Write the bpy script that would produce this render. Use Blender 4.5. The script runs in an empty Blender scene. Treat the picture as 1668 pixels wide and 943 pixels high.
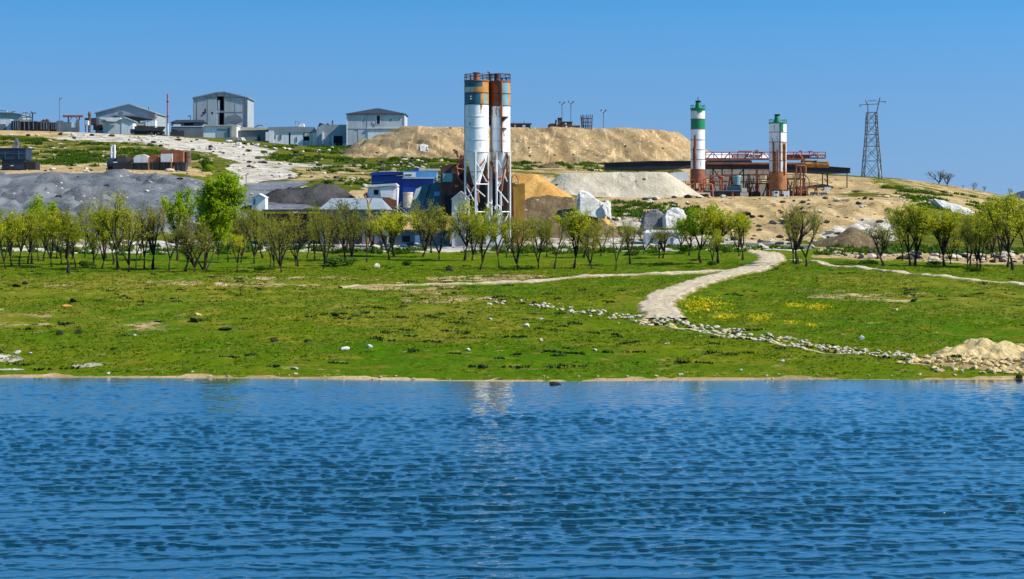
import bpy, bmesh, math, random
import numpy as np
from mathutils import Vector, Matrix
R = math.radians
random.seed(7)
SC = bpy.context.scene
COL = SC.collection

# ------------------------------------------------------------------ camera, sky, sun, exposure
F, W, CX, HY, CH = 3112.0, 1668.0, 834.0, 350.0, 8.0     # focal length (px of the photo), width, centre, eye level row, eye height
cam = bpy.data.objects.new('camera', bpy.data.cameras.new('camera'))
COL.objects.link(cam)
cam.location = (0, 0, CH)
cam.rotation_euler = (R(90), 0, 0)
cam.data.sensor_width = 36
cam.data.lens = F / W * 36
cam.data.shift_y = -(471.5 - HY) / W
cam.data.clip_end = 20000
cam.data.clip_start = 0.5
SC.camera = cam

SUN_EL, SUN_AZ = R(42), R(-12)          # azimuth counted from +X towards +Y
world = bpy.data.worlds.new('World'); SC.world = world; world.use_nodes = True
nt = world.node_tree; nt.nodes.clear()
wo = nt.nodes.new('ShaderNodeOutputWorld'); bg = nt.nodes.new('ShaderNodeBackground')
sky = nt.nodes.new('ShaderNodeTexSky'); sky.sky_type = 'NISHITA'; sky.sun_disc = False
sky.sun_elevation = SUN_EL; sky.sun_rotation = math.pi / 2 - SUN_AZ
sky.altitude = 1200; sky.air_density = 1.0; sky.dust_density = 0.1; sky.ozone_density = 4.0
tc = nt.nodes.new('ShaderNodeTexCoord'); sp = nt.nodes.new('ShaderNodeSeparateXYZ'); cb = nt.nodes.new('ShaderNodeCombineXYZ')
ab = nt.nodes.new('ShaderNodeMath'); ab.operation = 'MAXIMUM'; ab.inputs[1].default_value = 0.0
ma = nt.nodes.new('ShaderNodeMath'); ma.operation = 'MULTIPLY_ADD'; ma.inputs[1].default_value = 0.9; ma.inputs[2].default_value = 0.31
nm = nt.nodes.new('ShaderNodeVectorMath'); nm.operation = 'NORMALIZE'
hs = nt.nodes.new('ShaderNodeHueSaturation'); hs.inputs['Hue'].default_value = 0.488; mr = nt.nodes.new('ShaderNodeMapRange'); mr.inputs[1].default_value = 0.0; mr.inputs[2].default_value = 0.12; mr.inputs[3].default_value = 0.90; mr.inputs[4].default_value = 1.25
bg.inputs['Strength'].default_value = 0.14
L = nt.links.new
L(tc.outputs['Generated'], sp.inputs[0]); L(sp.outputs[0], cb.inputs[0]); L(sp.outputs[1], cb.inputs[1])
L(sp.outputs[2], ab.inputs[0]); mn = nt.nodes.new('ShaderNodeMath'); mn.operation = 'MINIMUM'; mn.inputs[1].default_value = 0.46
L(ab.outputs[0], ma.inputs[0]); L(ma.outputs[0], mn.inputs[0]); L(mn.outputs[0], cb.inputs[2])
L(cb.outputs[0], nm.inputs[0]); L(nm.outputs[0], sky.inputs[0]); L(sky.outputs[0], hs.inputs['Color'])
vr = nt.nodes.new('ShaderNodeMapRange'); vr.inputs[1].default_value = 0.0; vr.inputs[2].default_value = 0.10; vr.inputs[3].default_value = 0.76; vr.inputs[4].default_value = 1.0
L(sp.outputs[2], vr.inputs[0]); L(vr.outputs[0], hs.inputs['Value']); L(sp.outputs[2], mr.inputs[0]); L(mr.outputs[0], hs.inputs['Saturation']); L(hs.outputs[0], bg.inputs[0]); L(bg.outputs[0], wo.inputs[0])

sl = bpy.data.lights.new('sun', 'SUN'); sl.energy = 4.6; sl.angle = R(0.5); sl.color = (1.0, 0.94, 0.84)
sun = bpy.data.objects.new('sun', sl); COL.objects.link(sun)
sdir = Vector((math.cos(SUN_EL) * math.cos(SUN_AZ), math.cos(SUN_EL) * math.sin(SUN_AZ), math.sin(SUN_EL)))
sun.rotation_euler = sdir.to_track_quat('Z', 'Y').to_euler()
sun.location = (0, 0, 300)

SC.view_settings.view_transform = 'Standard'; SC.view_settings.look = 'None'
SC.view_settings.exposure = 0.6; SC.view_settings.gamma = 1.0; SC.view_settings.use_curve_mapping = False
SC.render.engine = 'CYCLES'
SC.render.resolution_x = 1024; SC.render.resolution_y = 579

# ------------------------------------------------------------------ materials
def nodes(name):
    m = bpy.data.materials.new(name); m.use_nodes = True
    n = m.node_tree; b = n.nodes['Principled BSDF']
    return m, n, b
def noise(n, vec, scale, detail=3, rough=0.55, dist=0.0):
    t = n.nodes.new('ShaderNodeTexNoise'); t.inputs['Scale'].default_value = scale
    t.inputs['Detail'].default_value = detail; t.inputs['Roughness'].default_value = rough; t.inputs['Distortion'].default_value = dist
    n.links.new(vec, t.inputs['Vector']); return t.outputs[0]
def ramp(n, fac, a, b):
    t = n.nodes.new('ShaderNodeMapRange'); t.interpolation_type = 'SMOOTHSTEP'
    t.inputs[1].default_value = a; t.inputs[2].default_value = b
    n.links.new(fac, t.inputs[0]); return t.outputs[0]
def mix(n, fac, a, b):
    t = n.nodes.new('ShaderNodeMix'); t.data_type = 'RGBA'
    if isinstance(fac, float): t.inputs[0].default_value = fac
    else: n.links.new(fac, t.inputs[0])
    for k, v in ((6, a), (7, b)):
        if isinstance(v, tuple): t.inputs[k].default_value = (*v, 1)
        else: n.links.new(v, t.inputs[k])
    return t.outputs[2]
def pos(n, scale=(1, 1, 1)):
    g = n.nodes.new('ShaderNodeNewGeometry')
    if scale == (1, 1, 1): return g.outputs['Position']
    v = n.nodes.new('ShaderNodeVectorMath'); v.operation = 'MULTIPLY'; v.inputs[1].default_value = scale
    n.links.new(g.outputs['Position'], v.inputs[0]); return v.outputs[0]
def bump(n, b, h, strength, dist):
    t = n.nodes.new('ShaderNodeBump'); t.inputs['Strength'].default_value = strength; t.inputs['Distance'].default_value = dist
    n.links.new(h, t.inputs['Height']); n.links.new(t.outputs[0], b.inputs['Normal'])
def math_(n, op, a, b):
    t = n.nodes.new('ShaderNodeMath'); t.operation = op
    for k, v in ((0, a), (1, b)):
        if isinstance(v, (int, float)): t.inputs[k].default_value = v
        else: n.links.new(v, t.inputs[k])
    return t.outputs[0]
def scl(c, f): return tuple(min(1, x * f) for x in c)

def paint(name, col, rough=0.6, var=0.25, scale=0.6, metal=0.0, rust=0.0, rustcol=(0.20, 0.07, 0.025), dirt=0.25, bumpd=0.02, sheets=0.0):
    """worn painted surface: blotchy tone, streaks running down, patches of rust"""
    m, n, b = nodes(name)
    p = pos(n)
    c = mix(n, ramp(n, noise(n, p, scale, 4), 0.3, 0.7), scl(col, 1 - var), scl(col, 1 + var * 0.6))
    if sheets:
        sx = n.nodes.new('ShaderNodeSeparateXYZ'); n.links.new(p, sx.inputs[0])
        wn = n.nodes.new('ShaderNodeTexWhiteNoise'); wn.noise_dimensions = '1D'
        n.links.new(math_(n, 'FLOOR', math_(n, 'MULTIPLY', sx.outputs[0], 0.75), 0.0), wn.inputs['W'])
        c = mix(n, math_(n, 'MULTIPLY', wn.outputs[0], sheets), c, scl(col, 0.62))
    st = noise(n, pos(n, (2.2, 2.2, 0.22)), 1.0, 4)
    c = mix(n, math_(n, 'MULTIPLY', ramp(n, st, 0.5, 0.75), dirt), c, scl(col, 0.35))
    if rust > 0:
        rn = noise(n, pos(n, (1.6, 1.6, 0.4)), 0.9, 6, 0.65)
        lo = 0.78 - rust * 0.45
        c = mix(n, ramp(n, rn, lo, lo + 0.08), c, mix(n, noise(n, p, 3.0), scl(rustcol, 0.55), scl(rustcol, 1.7)))
    n.links.new(c, b.inputs['Base Color'])
    b.inputs['Roughness'].default_value = rough; b.inputs['Metallic'].default_value = metal
    bump(n, b, noise(n, p, 4.0, 4), 0.35, bumpd)
    return m

def earth(name, a, b_, dark, scale=0.35, stones=0.0, stonecol=(0.6, 0.56, 0.5), lines=0.0, specks=0.0):
    m, n, b = nodes(name)
    p = pos(n)
    c = mix(n, ramp(n, noise(n, p, scale, 6, 0.6), 0.32, 0.68), a, b_)
    c = mix(n, math_(n, 'MULTIPLY', ramp(n, noise(n, p, scale * 4.3, 5, 0.65), 0.52, 0.72), 0.7), c, dark)
    if lines:
        c = mix(n, math_(n, 'MULTIPLY', ramp(n, noise(n, pos(n, (1.0, 0.2, 0.25)), 0.9, 4), 0.55, 0.66), lines), c, scl(b_, 1.35))
    if stones:
        v = n.nodes.new('ShaderNodeTexVoronoi'); v.inputs['Scale'].default_value = 0.75; n.links.new(p, v.inputs['Vector'])
        c = mix(n, ramp(n, v.outputs['Distance'], stones, stones * 0.6), c, stonecol)
    if specks:
        v = n.nodes.new('ShaderNodeTexVoronoi'); v.inputs['Scale'].default_value = 0.33; n.links.new(p, v.inputs['Vector'])
        c = mix(n, ramp(n, v.outputs['Distance'], specks, specks * 0.7), c, scl(dark, 0.25))
    n.links.new(c, b.inputs['Base Color']); b.inputs['Roughness'].default_value = 0.95; b.inputs['Specular IOR Level'].default_value = 0.1
    bump(n, b, noise(n, p, 1.6, 8, 0.7), 0.9, 0.35)
    return m

def leaf(name, a, b_, trans=0.5):
    m, n, b = nodes(name)
    oi = n.nodes.new('ShaderNodeObjectInfo')
    p = pos(n)
    f = ramp(n, math_(n, 'ADD', math_(n, 'MULTIPLY', oi.outputs['Random'], 0.45), math_(n, 'MULTIPLY', noise(n, p, 1.4, 4), 0.75)), 0.3, 0.95)
    c = mix(n, f, a, b_)
    n.links.new(c, b.inputs['Base Color']); b.inputs['Roughness'].default_value = 0.6; b.inputs['Specular IOR Level'].default_value = 0.2
    tr = n.nodes.new('ShaderNodeBsdfTranslucent'); n.links.new(c, tr.inputs[0])
    ms = n.nodes.new('ShaderNodeMixShader'); ms.inputs[0].default_value = trans
    n.links.new(b.outputs[0], ms.inputs[1]); n.links.new(tr.outputs[0], ms.inputs[2])
    n.links.new(ms.outputs[0], n.nodes['Material Output'].inputs[0])
    return m

M = {}
M['white'] = paint('white_paint', (0.82, 0.82, 0.82), 0.5, 0.08, dirt=0.3, sheets=0.25)
M['silo_white'] = paint('silo_white', (0.84, 0.84, 0.84), 0.42, 0.05, dirt=0.3, rust=0.44, rustcol=(0.30, 0.13, 0.04))
M['silo_rusty_white'] = paint('silo_rusty_white', (0.70, 0.69, 0.66), 0.5, 0.1, dirt=0.4, rust=0.42, rustcol=(0.33, 0.12, 0.03))
M['grey_wall'] = paint('grey_sheet', (0.36, 0.40, 0.41), 0.55, 0.10, 0.3, rust=0.2, sheets=0.4, dirt=0.35)
M['pale_grey'] = paint('pale_grey_render', (0.66, 0.68, 0.68), 0.7, 0.12, 0.3, sheets=0.3, dirt=0.35)
M['light_grey'] = paint('light_grey_sheet', (0.50, 0.53, 0.54), 0.6, 0.1, 0.3, sheets=0.3, dirt=0.35, rust=0.15)
M['mid_grey'] = paint('mid_grey', (0.16, 0.18, 0.20), 0.7, 0.2, 0.5)
M['dark_grey'] = paint('dark_grey', (0.045, 0.045, 0.05), 0.6, 0.3, 0.7)
M['black'] = paint('black_steel', (0.018, 0.016, 0.018), 0.55, 0.3, 0.8)
M['slate'] = paint('slate_roof', (0.014, 0.02, 0.035), 0.85, 0.2, 0.5)
M['roof_grey'] = paint('grey_roof', (0.26, 0.29, 0.31), 0.5, 0.12, 0.4)
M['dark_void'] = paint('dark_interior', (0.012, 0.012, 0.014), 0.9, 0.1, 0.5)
M['cream'] = paint('cream_render', (0.62, 0.52, 0.36), 0.8, 0.15, 0.6)
M['rust'] = paint('rusted_steel', (0.30, 0.095, 0.042), 0.8, 0.4, 1.2, dirt=0.5)
M['rust_warm'] = paint('warm_rust', (0.36, 0.125, 0.035), 0.75, 0.4, 1.2, dirt=0.5, rust=0.4)
M['rust_dark'] = paint('dark_rusted_steel', (0.085, 0.04, 0.03), 0.8, 0.4, 1.2, dirt=0.5)
M['rust_orange'] = paint('orange_rust', (0.50, 0.21, 0.035), 0.7, 0.3, 1.2, dirt=0.4, rust=0.3)
M['red_paint'] = paint('red_oxide_paint', (0.42, 0.085, 0.045), 0.65, 0.3, 0.9, dirt=0.3)
M['blue'] = paint('blue_sheet', (0.006, 0.05, 0.32), 0.5, 0.15, 0.5, dirt=0.3, sheets=0.4)
M['blue_light'] = paint('light_blue_sheet', (0.10, 0.32, 0.62), 0.5, 0.15, 0.5)
M['teal'] = paint('teal_paint', (0.012, 0.11, 0.16), 0.45, 0.2, 0.6, dirt=0.3)
M['teal_pale'] = paint('faded_teal_paint', (0.16, 0.36, 0.40), 0.5, 0.2, 0.6, rust=0.2)
M['green_paint'] = paint('green_paint', (0.006, 0.20, 0.075), 0.45, 0.15, 0.8, dirt=0.25)
M['navy'] = paint('dark_blue_paint', (0.018, 0.032, 0.065), 0.5, 0.3, 0.6, dirt=0.3)
M['yellow'] = paint('ochre_paint', (0.42, 0.21, 0.025), 0.65, 0.25, 0.7, dirt=0.5)
M['galv'] = paint('galvanised_steel', (0.20, 0.22, 0.24), 0.45, 0.2, 0.8, metal=0.4)
M['white_steel'] = paint('white_steel', (0.70, 0.70, 0.68), 0.45, 0.08, 0.8, rust=0.22)
M['glass'] = paint('dusty_glass', (0.03, 0.05, 0.06), 0.15, 0.2, 0.8)
M['brown_cabin'] = paint('brown_boards', (0.13, 0.075, 0.05), 0.8, 0.3, 0.7)
M['rubber'] = paint('black_rubber', (0.015, 0.015, 0.016), 0.85, 0.2, 1.0)
M['concrete'] = paint('pale_concrete', (0.50, 0.46, 0.40), 0.85, 0.18, 0.6)
M['sand_heap'] = earth('sand_heap', (0.29, 0.19, 0.088), (0.46, 0.32, 0.16), (0.165, 0.105, 0.046), 0.16, 0.18, (0.66, 0.55, 0.38), 0.8, 0.12)
M['orange_sand'] = earth('orange_sand', (0.48, 0.24, 0.06), (0.62, 0.35, 0.10), (0.30, 0.14, 0.04), 0.25)
M['white_sand'] = earth('pale_sand', (0.41, 0.345, 0.24), (0.54, 0.47, 0.35), (0.28, 0.225, 0.145), 0.2, 0.0, lines=0.4, specks=0.13)
M['gravel_grey'] = earth('grey_gravel', (0.095, 0.10, 0.11), (0.20, 0.20, 0.20), (0.042, 0.046, 0.052), 0.2, 0.16, (0.5, 0.48, 0.45))
M['slag'] = earth('dark_slag', (0.035, 0.033, 0.033), (0.08, 0.075, 0.07), (0.02, 0.02, 0.02), 0.3)
M['brown_soil'] = earth('brown_soil', (0.12, 0.08, 0.04), (0.23, 0.16, 0.09), (0.05, 0.033, 0.018), 0.6, 0.15, (0.45, 0.38, 0.28))
M['chalk'] = earth('chalk_rock', (0.52, 0.48, 0.42), (0.70, 0.67, 0.62), (0.33, 0.28, 0.22), 0.5)
M['stone'] = earth('pale_stone', (0.47, 0.395, 0.275), (0.66, 0.58, 0.44), (0.26, 0.21, 0.14), 1.6)
M['tan_stone'] = earth('tan_stone', (0.58, 0.41, 0.17), (0.72, 0.55, 0.27), (0.30, 0.19, 0.07), 1.2)
M['dark_stone'] = earth('dark_stone', (0.022, 0.024, 0.014), (0.045, 0.042, 0.026), (0.012, 0.012, 0.01), 1.2)
M['road'] = earth('chalk_track', (0.56, 0.43, 0.27), (0.67, 0.54, 0.365), (0.44, 0.325, 0.19), 0.5)
def road_ruts(m):
    n = m.node_tree; b = n.nodes['Principled BSDF']; c = b.inputs['Base Color'].links[0].from_socket; p = pos(n)
    at = n.nodes.new('ShaderNodeAttribute'); at.attribute_name = 'lateral'
    a = math_(n, 'ABSOLUTE', at.outputs['Fac'], 0.0)
    rut = ramp(n, math_(n, 'ABSOLUTE', math_(n, 'SUBTRACT', a, 0.42), 0.0), 0.22, 0.06)
    c = mix(n, math_(n, 'MULTIPLY', rut, 0.45), c, (0.36, 0.30, 0.22))
    nz = noise(n, p, 1.5, 5, 0.7)
    verge = math_(n, 'MULTIPLY', ramp(n, math_(n, 'ADD', a, math_(n, 'MULTIPLY', nz, 0.9)), 1.12, 1.28), 0.9)
    c = mix(n, verge, c, (0.20, 0.175, 0.05))
    mid = math_(n, 'MULTIPLY', ramp(n, a, 0.22, 0.04), ramp(n, nz, 0.50, 0.60))
    c = mix(n, math_(n, 'MULTIPLY', mid, 0.7), c, (0.30, 0.25, 0.11))
    n.links.new(c, b.inputs['Base Color'])
road_ruts(M['road'])
M['bark'] = earth('bark', (0.030, 0.024, 0.018), (0.060, 0.048, 0.034), (0.015, 0.012, 0.01), 3.0)
M['twig'] = earth('twig', (0.14, 0.12, 0.06), (0.20, 0.17, 0.085), (0.085, 0.07, 0.038), 3.0)
M['leaf_yellow'] = leaf('yellow_green_leaf', (0.31, 0.33, 0.003), (0.54, 0.53, 0.007))
M['leaf_olive'] = leaf('olive_leaf', (0.25, 0.245, 0.007), (0.44, 0.41, 0.015))
M['leaf_bright'] = leaf('bright_green_leaf', (0.24, 0.36, 0.003), (0.48, 0.60, 0.009))
M['leaf_dark'] = leaf('dark_green_leaf', (0.03, 0.085, 0.003), (0.09, 0.16, 0.008))
M['tuft'] = leaf('meadow_tuft', (0.075, 0.145, 0.001), (0.18, 0.21, 0.004), 0.4)
M['tussock'] = leaf('dark_tussock', (0.010, 0.022, 0.003), (0.025, 0.045, 0.005), 0.15)
M['flower'] = leaf('yellow_flower', (0.62, 0.50, 0.004), (0.80, 0.66, 0.006), 0.3)
M['mountain'] = earth('haze_blue_mountain', (0.05, 0.075, 0.12), (0.07, 0.10, 0.15), (0.04, 0.06, 0.10), 0.01)  # blue of the air in between is mixed into the rock colour

# ------------------------------------------------------------------ noise and terrain function (all in world metres)
def _h(i, j, s):
    v = np.sin(i * 127.1 + j * 311.7 + s * 74.7) * 43758.5453
    return v - np.floor(v)
def vnoise(x, y, s=0):
    x = np.asarray(x, float); y = np.asarray(y, float)
    i = np.floor(x); j = np.floor(y); u = x - i; v = y - j
    u = u * u * (3 - 2 * u); v = v * v * (3 - 2 * v)
    return (_h(i, j, s) * (1 - u) + _h(i + 1, j, s) * u) * (1 - v) + (_h(i, j + 1, s) * (1 - u) + _h(i + 1, j + 1, s) * u) * v
def fbm(x, y, s=0, o=4):
    a = 0; w = 0.5; t = 0
    for k in range(o):
        a = a + w * vnoise(x * 2 ** k, y * 2 ** k, s + k * 13); t += w; w *= 0.5
    return a / t - 0.5

def shore(px): return np.interp(px, [-600, 0, 300, 830, 1300, 1668, 2400], [95.5, 94.3, 93.9, 91.7, 92.6, 93.0, 96]) + 1.3 * fbm(np.asarray(px, float) / 90, np.asarray(px, float) * 0 + .5, 57, 4)
def zz(D, y): return CH + (HY - y) * D / F
PROF = {   # column -> (distance, row of the ground there)
 0: [(130, 507), (165, 446), (176, 446), (200, 431), (238, 402), (246, 396), (262, 345), (285, 290), (298, 281), (335, 275.5), (400, 240), (445, 213), (520, 211)],
 150: [(130, 507), (165, 446), (176, 446), (200, 431), (238, 402), (246, 396), (265, 340), (290, 285), (300, 279), (335, 275.5), (400, 242), (452, 217), (520, 216)],
 300: [(130, 507), (165, 447), (176, 446), (200, 431), (238, 402), (246, 396), (262, 342), (285, 300), (300, 282), (335, 275.5), (400, 250), (462, 223), (520, 221)],
 400: [(130, 507), (165, 450), (176, 447), (200, 430), (238, 402), (248, 396), (270, 335), (300, 312), (340, 285), (400, 255), (470, 229), (520, 227)],
 500: [(130, 508), (165, 454), (180, 445), (205, 425), (238, 402), (255, 390), (275, 335), (300, 312), (340, 285), (400, 265), (462, 240), (520, 238)],
 600: [(130, 508), (165, 456), (180, 446), (205, 424), (238, 402), (256, 390), (270, 356), (290, 318), (340, 290), (400, 265), (470, 241), (520, 240)],
 700: [(130, 508), (165, 456), (180, 446), (205, 424), (238, 403), (256, 390), (275, 350), (305, 315), (340, 280), (400, 262), (470, 243), (520, 240)],
 840: [(130, 509), (165, 457), (180, 446), (205, 424), (238, 403), (256, 390), (280, 345), (310, 300), (350, 280), (400, 267), (470, 264), (520, 262)],
 950: [(130, 509), (165, 453), (180, 444), (205, 423), (238, 403), (262, 380), (285, 345), (312, 323), (330, 319), (355, 282), (400, 266), (520, 262)],
 1080: [(130, 508), (165, 450), (180, 441), (205, 422), (238, 404), (262, 388), (282, 345), (298, 323), (345, 319.5), (368, 286), (400, 272), (520, 268)],
 1200: [(130, 507), (165, 450), (182, 435), (208, 418), (238, 403), (262, 388), (280, 362), (298, 323), (348, 319.5), (370, 286), (420, 281), (520, 290)],
 1330: [(130, 506), (165, 450), (185, 432), (210, 418), (238, 407), (266, 391), (284, 350), (300, 322), (345, 318), (366, 285), (420, 282), (520, 292)],
 1450: [(130, 506), (165, 452), (185, 434), (210, 421), (238, 410), (270, 390), (286, 352), (303, 323), (345, 311), (368, 292), (420, 289), (520, 300)],
 1560: [(130, 507), (165, 456), (185, 437), (210, 424), (240, 412), (280, 385), (305, 352), (335, 328), (370, 315), (420, 303), (520, 309)],
 1668: [(130, 508), (165, 462), (185, 440), (210, 427), (240, 415), (280, 397), (330, 352), (370, 333), (420, 326), (520, 334)],
}
PXG = np.arange(-600, 2401, 20.0)
DG = np.concatenate([np.arange(0, 620, 1.0), np.arange(620, 7001, 20.0)])
def _col(px, pts):
    ds = float(shore(px))
    D = [0, ds - 40, ds - 12, ds, ds + 1.0, ds + 3, 112]; Z = [-4, -4, -1.6, 0.0, 0.10, 0.26, 0.85]
    for d, y in pts: D.append(d); Z.append(zz(d, y))
    D += [700, 1500, 7000]; Z += [min(Z[-1] - 6, 12), 5, 5]
    z = np.interp(DG, D, Z)
    k = np.exp(-0.5 * (np.arange(-9, 10) / 2.6) ** 2); k /= k.sum()
    zs = np.convolve(np.pad(z, 9, mode='edge'), k, 'valid')
    w = np.clip((DG - (ds + 6)) / 8, 0, 1) * (DG < 600)
    return z * (1 - w) + zs * w
_k = sorted(PROF)
_c = np.array([_col(p, PROF[p]) for p in _k])
ZT = np.array([[np.nan]])
ZT = np.stack([np.interp(PXG, _k, _c[:, j]) for j in range(len(DG))], 1)
_g = np.exp(-0.5 * (np.arange(-4, 5) / 1.5) ** 2); _g /= _g.sum()
ZT = np.apply_along_axis(lambda v: np.convolve(np.pad(v, 4, mode='edge'), _g, 'valid'), 0, ZT)

def base_z(px, D):
    px = np.clip(np.asarray(px, float), PXG[0], PXG[-1]); D = np.asarray(D, float)
    fi = (px - PXG[0]) / 20; i = np.clip(np.floor(fi).astype(int), 0, len(PXG) - 2); u = np.clip(fi - i, 0, 1)
    j = np.clip(np.searchsorted(DG, D, 'right') - 1, 0, len(DG) - 2); v = np.clip((D - DG[j]) / (DG[j + 1] - DG[j]), 0, 1)
    return (ZT[i, j] * (1 - u) + ZT[i + 1, j] * u) * (1 - v) + (ZT[i, j + 1] * (1 - u) + ZT[i + 1, j + 1] * u) * v
def ground(X, Y):
    X = np.asarray(X, float); Y = np.asarray(Y, float)
    D = np.maximum(Y, 1.0); px = CX + F * X / D
    z = base_z(px, D)
    e = base_z(px, D + 3) - base_z(px, D - 3)
    steep = np.clip((e - 0.5) / 1.3, 0, 1)
    land = np.clip((D - shore(px) - 1.0) / 6, 0, 1)
    near = np.clip((D - 225) / 20, 0, 1)
    flat = land * (0.42 * fbm(X / 7, Y / 9, 3, 3) + 0.36 * fbm(X / 1.6, Y / 1.5, 5, 3)) * (1 - 0.4 * near)
    z = z + flat + steep * near * (2.4 * fbm(X / 9, Y / 9, 11, 4) + 2.1 * (np.abs(fbm(X / 4.2 + Y * .04, Y / 13, 23, 3)) * 2 - .25) + 1.0 * fbm(X / 1.7, Y / 2.6, 21, 3))
    return z
def gz(X, Y): return float(ground(X, Y))
_dm = np.arange(80, 640, 0.25)
def hit(px, py, dmin=80):
    """first ground point along the sight line through a place of the photo"""
    D = _dm[_dm >= dmin]
    X = (px - CX) / F * D
    d = (CH + (HY - py) / F * D) - ground(X, D)
    k = np.argmax(d < 0) if (d < 0).any() else len(D) - 1
    k = max(k, 1)
    t = d[k - 1] / (d[k - 1] - d[k]) if d[k - 1] != d[k] else 0
    Y = D[k - 1] + 0.25 * min(max(t, 0), 1)
    X = (px - CX) / F * Y
    return X, Y, gz(X, Y)

# ------------------------------------------------------------------ mesh helpers
class MB:
    def __init__(s): s.v = []; s.f = []
    def add(s, vs, fs):
        o = len(s.v); s.v += [tuple(v) for v in vs]; s.f += [tuple(o + i for i in f) for f in fs]
    def box(s, a, b):
        x0, y0, z0 = a; x1, y1, z1 = b
        s.add([(x0, y0, z0), (x1, y0, z0), (x1, y1, z0), (x0, y1, z0), (x0, y0, z1), (x1, y0, z1), (x1, y1, z1), (x0, y1, z1)],
              [(0, 3, 2, 1), (4, 5, 6, 7), (0, 1, 5, 4), (1, 2, 6, 5), (2, 3, 7, 6), (3, 0, 4, 7)])
    def tube(s, pts, rad, n=6, cap=True):
        pts = [Vector(p) for p in pts]
        if not isinstance(rad, (list, tuple)): rad = [rad] * len(pts)
        rings = []
        up = Vector((0.31, 0.11, 0.94))
        for i, p in enumerate(pts):
            d = (pts[min(i + 1, len(pts) - 1)] - pts[max(i - 1, 0)])
            d = d.normalized() if d.length > 1e-9 else Vector((0, 0, 1))
            if abs(d.dot(up)) > 0.97: up = Vector((1, 0, 0.1)).normalized()
            a = d.cross(up).normalized(); b = d.cross(a)
            rings.append([p + (a * math.cos(t) + b * math.sin(t)) * rad[i] for t in [2 * math.pi * k / n for k in range(n)]])
        o = len(s.v); s.v += [tuple(v) for r in rings for v in r]
        for i in range(len(pts) - 1):
            for k in range(n):
                s.f.append((o + i * n + k, o + i * n + (k + 1) % n, o + (i + 1) * n + (k + 1) % n, o + (i + 1) * n + k))
        if cap and n > 2:
            s.f.append(tuple(o + k for k in range(n - 1, -1, -1))); s.f.append(tuple(o + (len(pts) - 1) * n + k for k in range(n)))
    def arc(s, c, z0, z1, r0, r1, a0=-180, a1=180, n=28, thick=0.02):
        """wall of a round shell between two heights; angle 0 faces the camera side (-Y), +90 is +X"""
        full = a1 - a0 >= 359.9
        k = n if full else n + 1
        A = [R(a0 + (a1 - a0) * i / n) for i in range(k)]
        def ring(r, z): return [(c[0] + r * math.sin(a), c[1] - r * math.cos(a), z) for a in A]
        vs = ring(r0, z0) + ring(r1, z1) + ring(r0 - thick, z0) + ring(r1 - thick, z1)
        fs = []
        for i in range(k if full else k - 1):
            j = (i + 1) % k
            fs += [(i, j, k + j, k + i), (2 * k + j, 2 * k + i, 3 * k + i, 3 * k + j), (k + i, k + j, 3 * k + j, 3 * k + i), (j, i, 2 * k + i, 2 * k + j)]
        if not full: fs += [(0, k, 3 * k, 2 * k), (k - 1, 3 * k - 1, 4 * k - 1, 2 * k - 1)]
        s.add(vs, fs)
    def prism(s, poly, y0, y1):
        n = len(poly)
        s.add([(x, y0, z) for x, z in poly] + [(x, y1, z) for x, z in poly],
              [tuple(range(n)), tuple(range(2 * n - 1, n - 1, -1))] + [((i + 1) % n, i, n + i, n + (i + 1) % n) for i in range(n)])
    def mesh(s, name, smooth=False):
        me = bpy.data.meshes.new(name); me.from_pydata(s.v, [], s.f)
        bm = bmesh.new(); bm.from_mesh(me); bmesh.ops.recalc_face_normals(bm, faces=bm.faces); bm.to_mesh(me); bm.free()
        if smooth:
            me.polygons.foreach_set('use_smooth', [True] * len(me.polygons))
            me.set_sharp_from_angle(angle=R(40))
        return me
def link(name, me, mat, parent=None):
    o = bpy.data.objects.new(name, me); COL.objects.link(o)
    if mat is not None and not me.materials: me.materials.append(mat)
    if parent is not None: o.parent = parent
    return o
def tag(o, label=None, cat=None, group=None, kind=None):
    if label: o['label'] = label
    if cat: o['category'] = cat
    if group: o['group'] = group
    if kind: o['kind'] = kind
    return o
def copy_tree(o, parent=None):
    c = o.copy(); COL.objects.link(c)
    if parent is not None: c.parent = parent
    for ch in list(o.children): copy_tree(ch, c)
    return c

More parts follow.
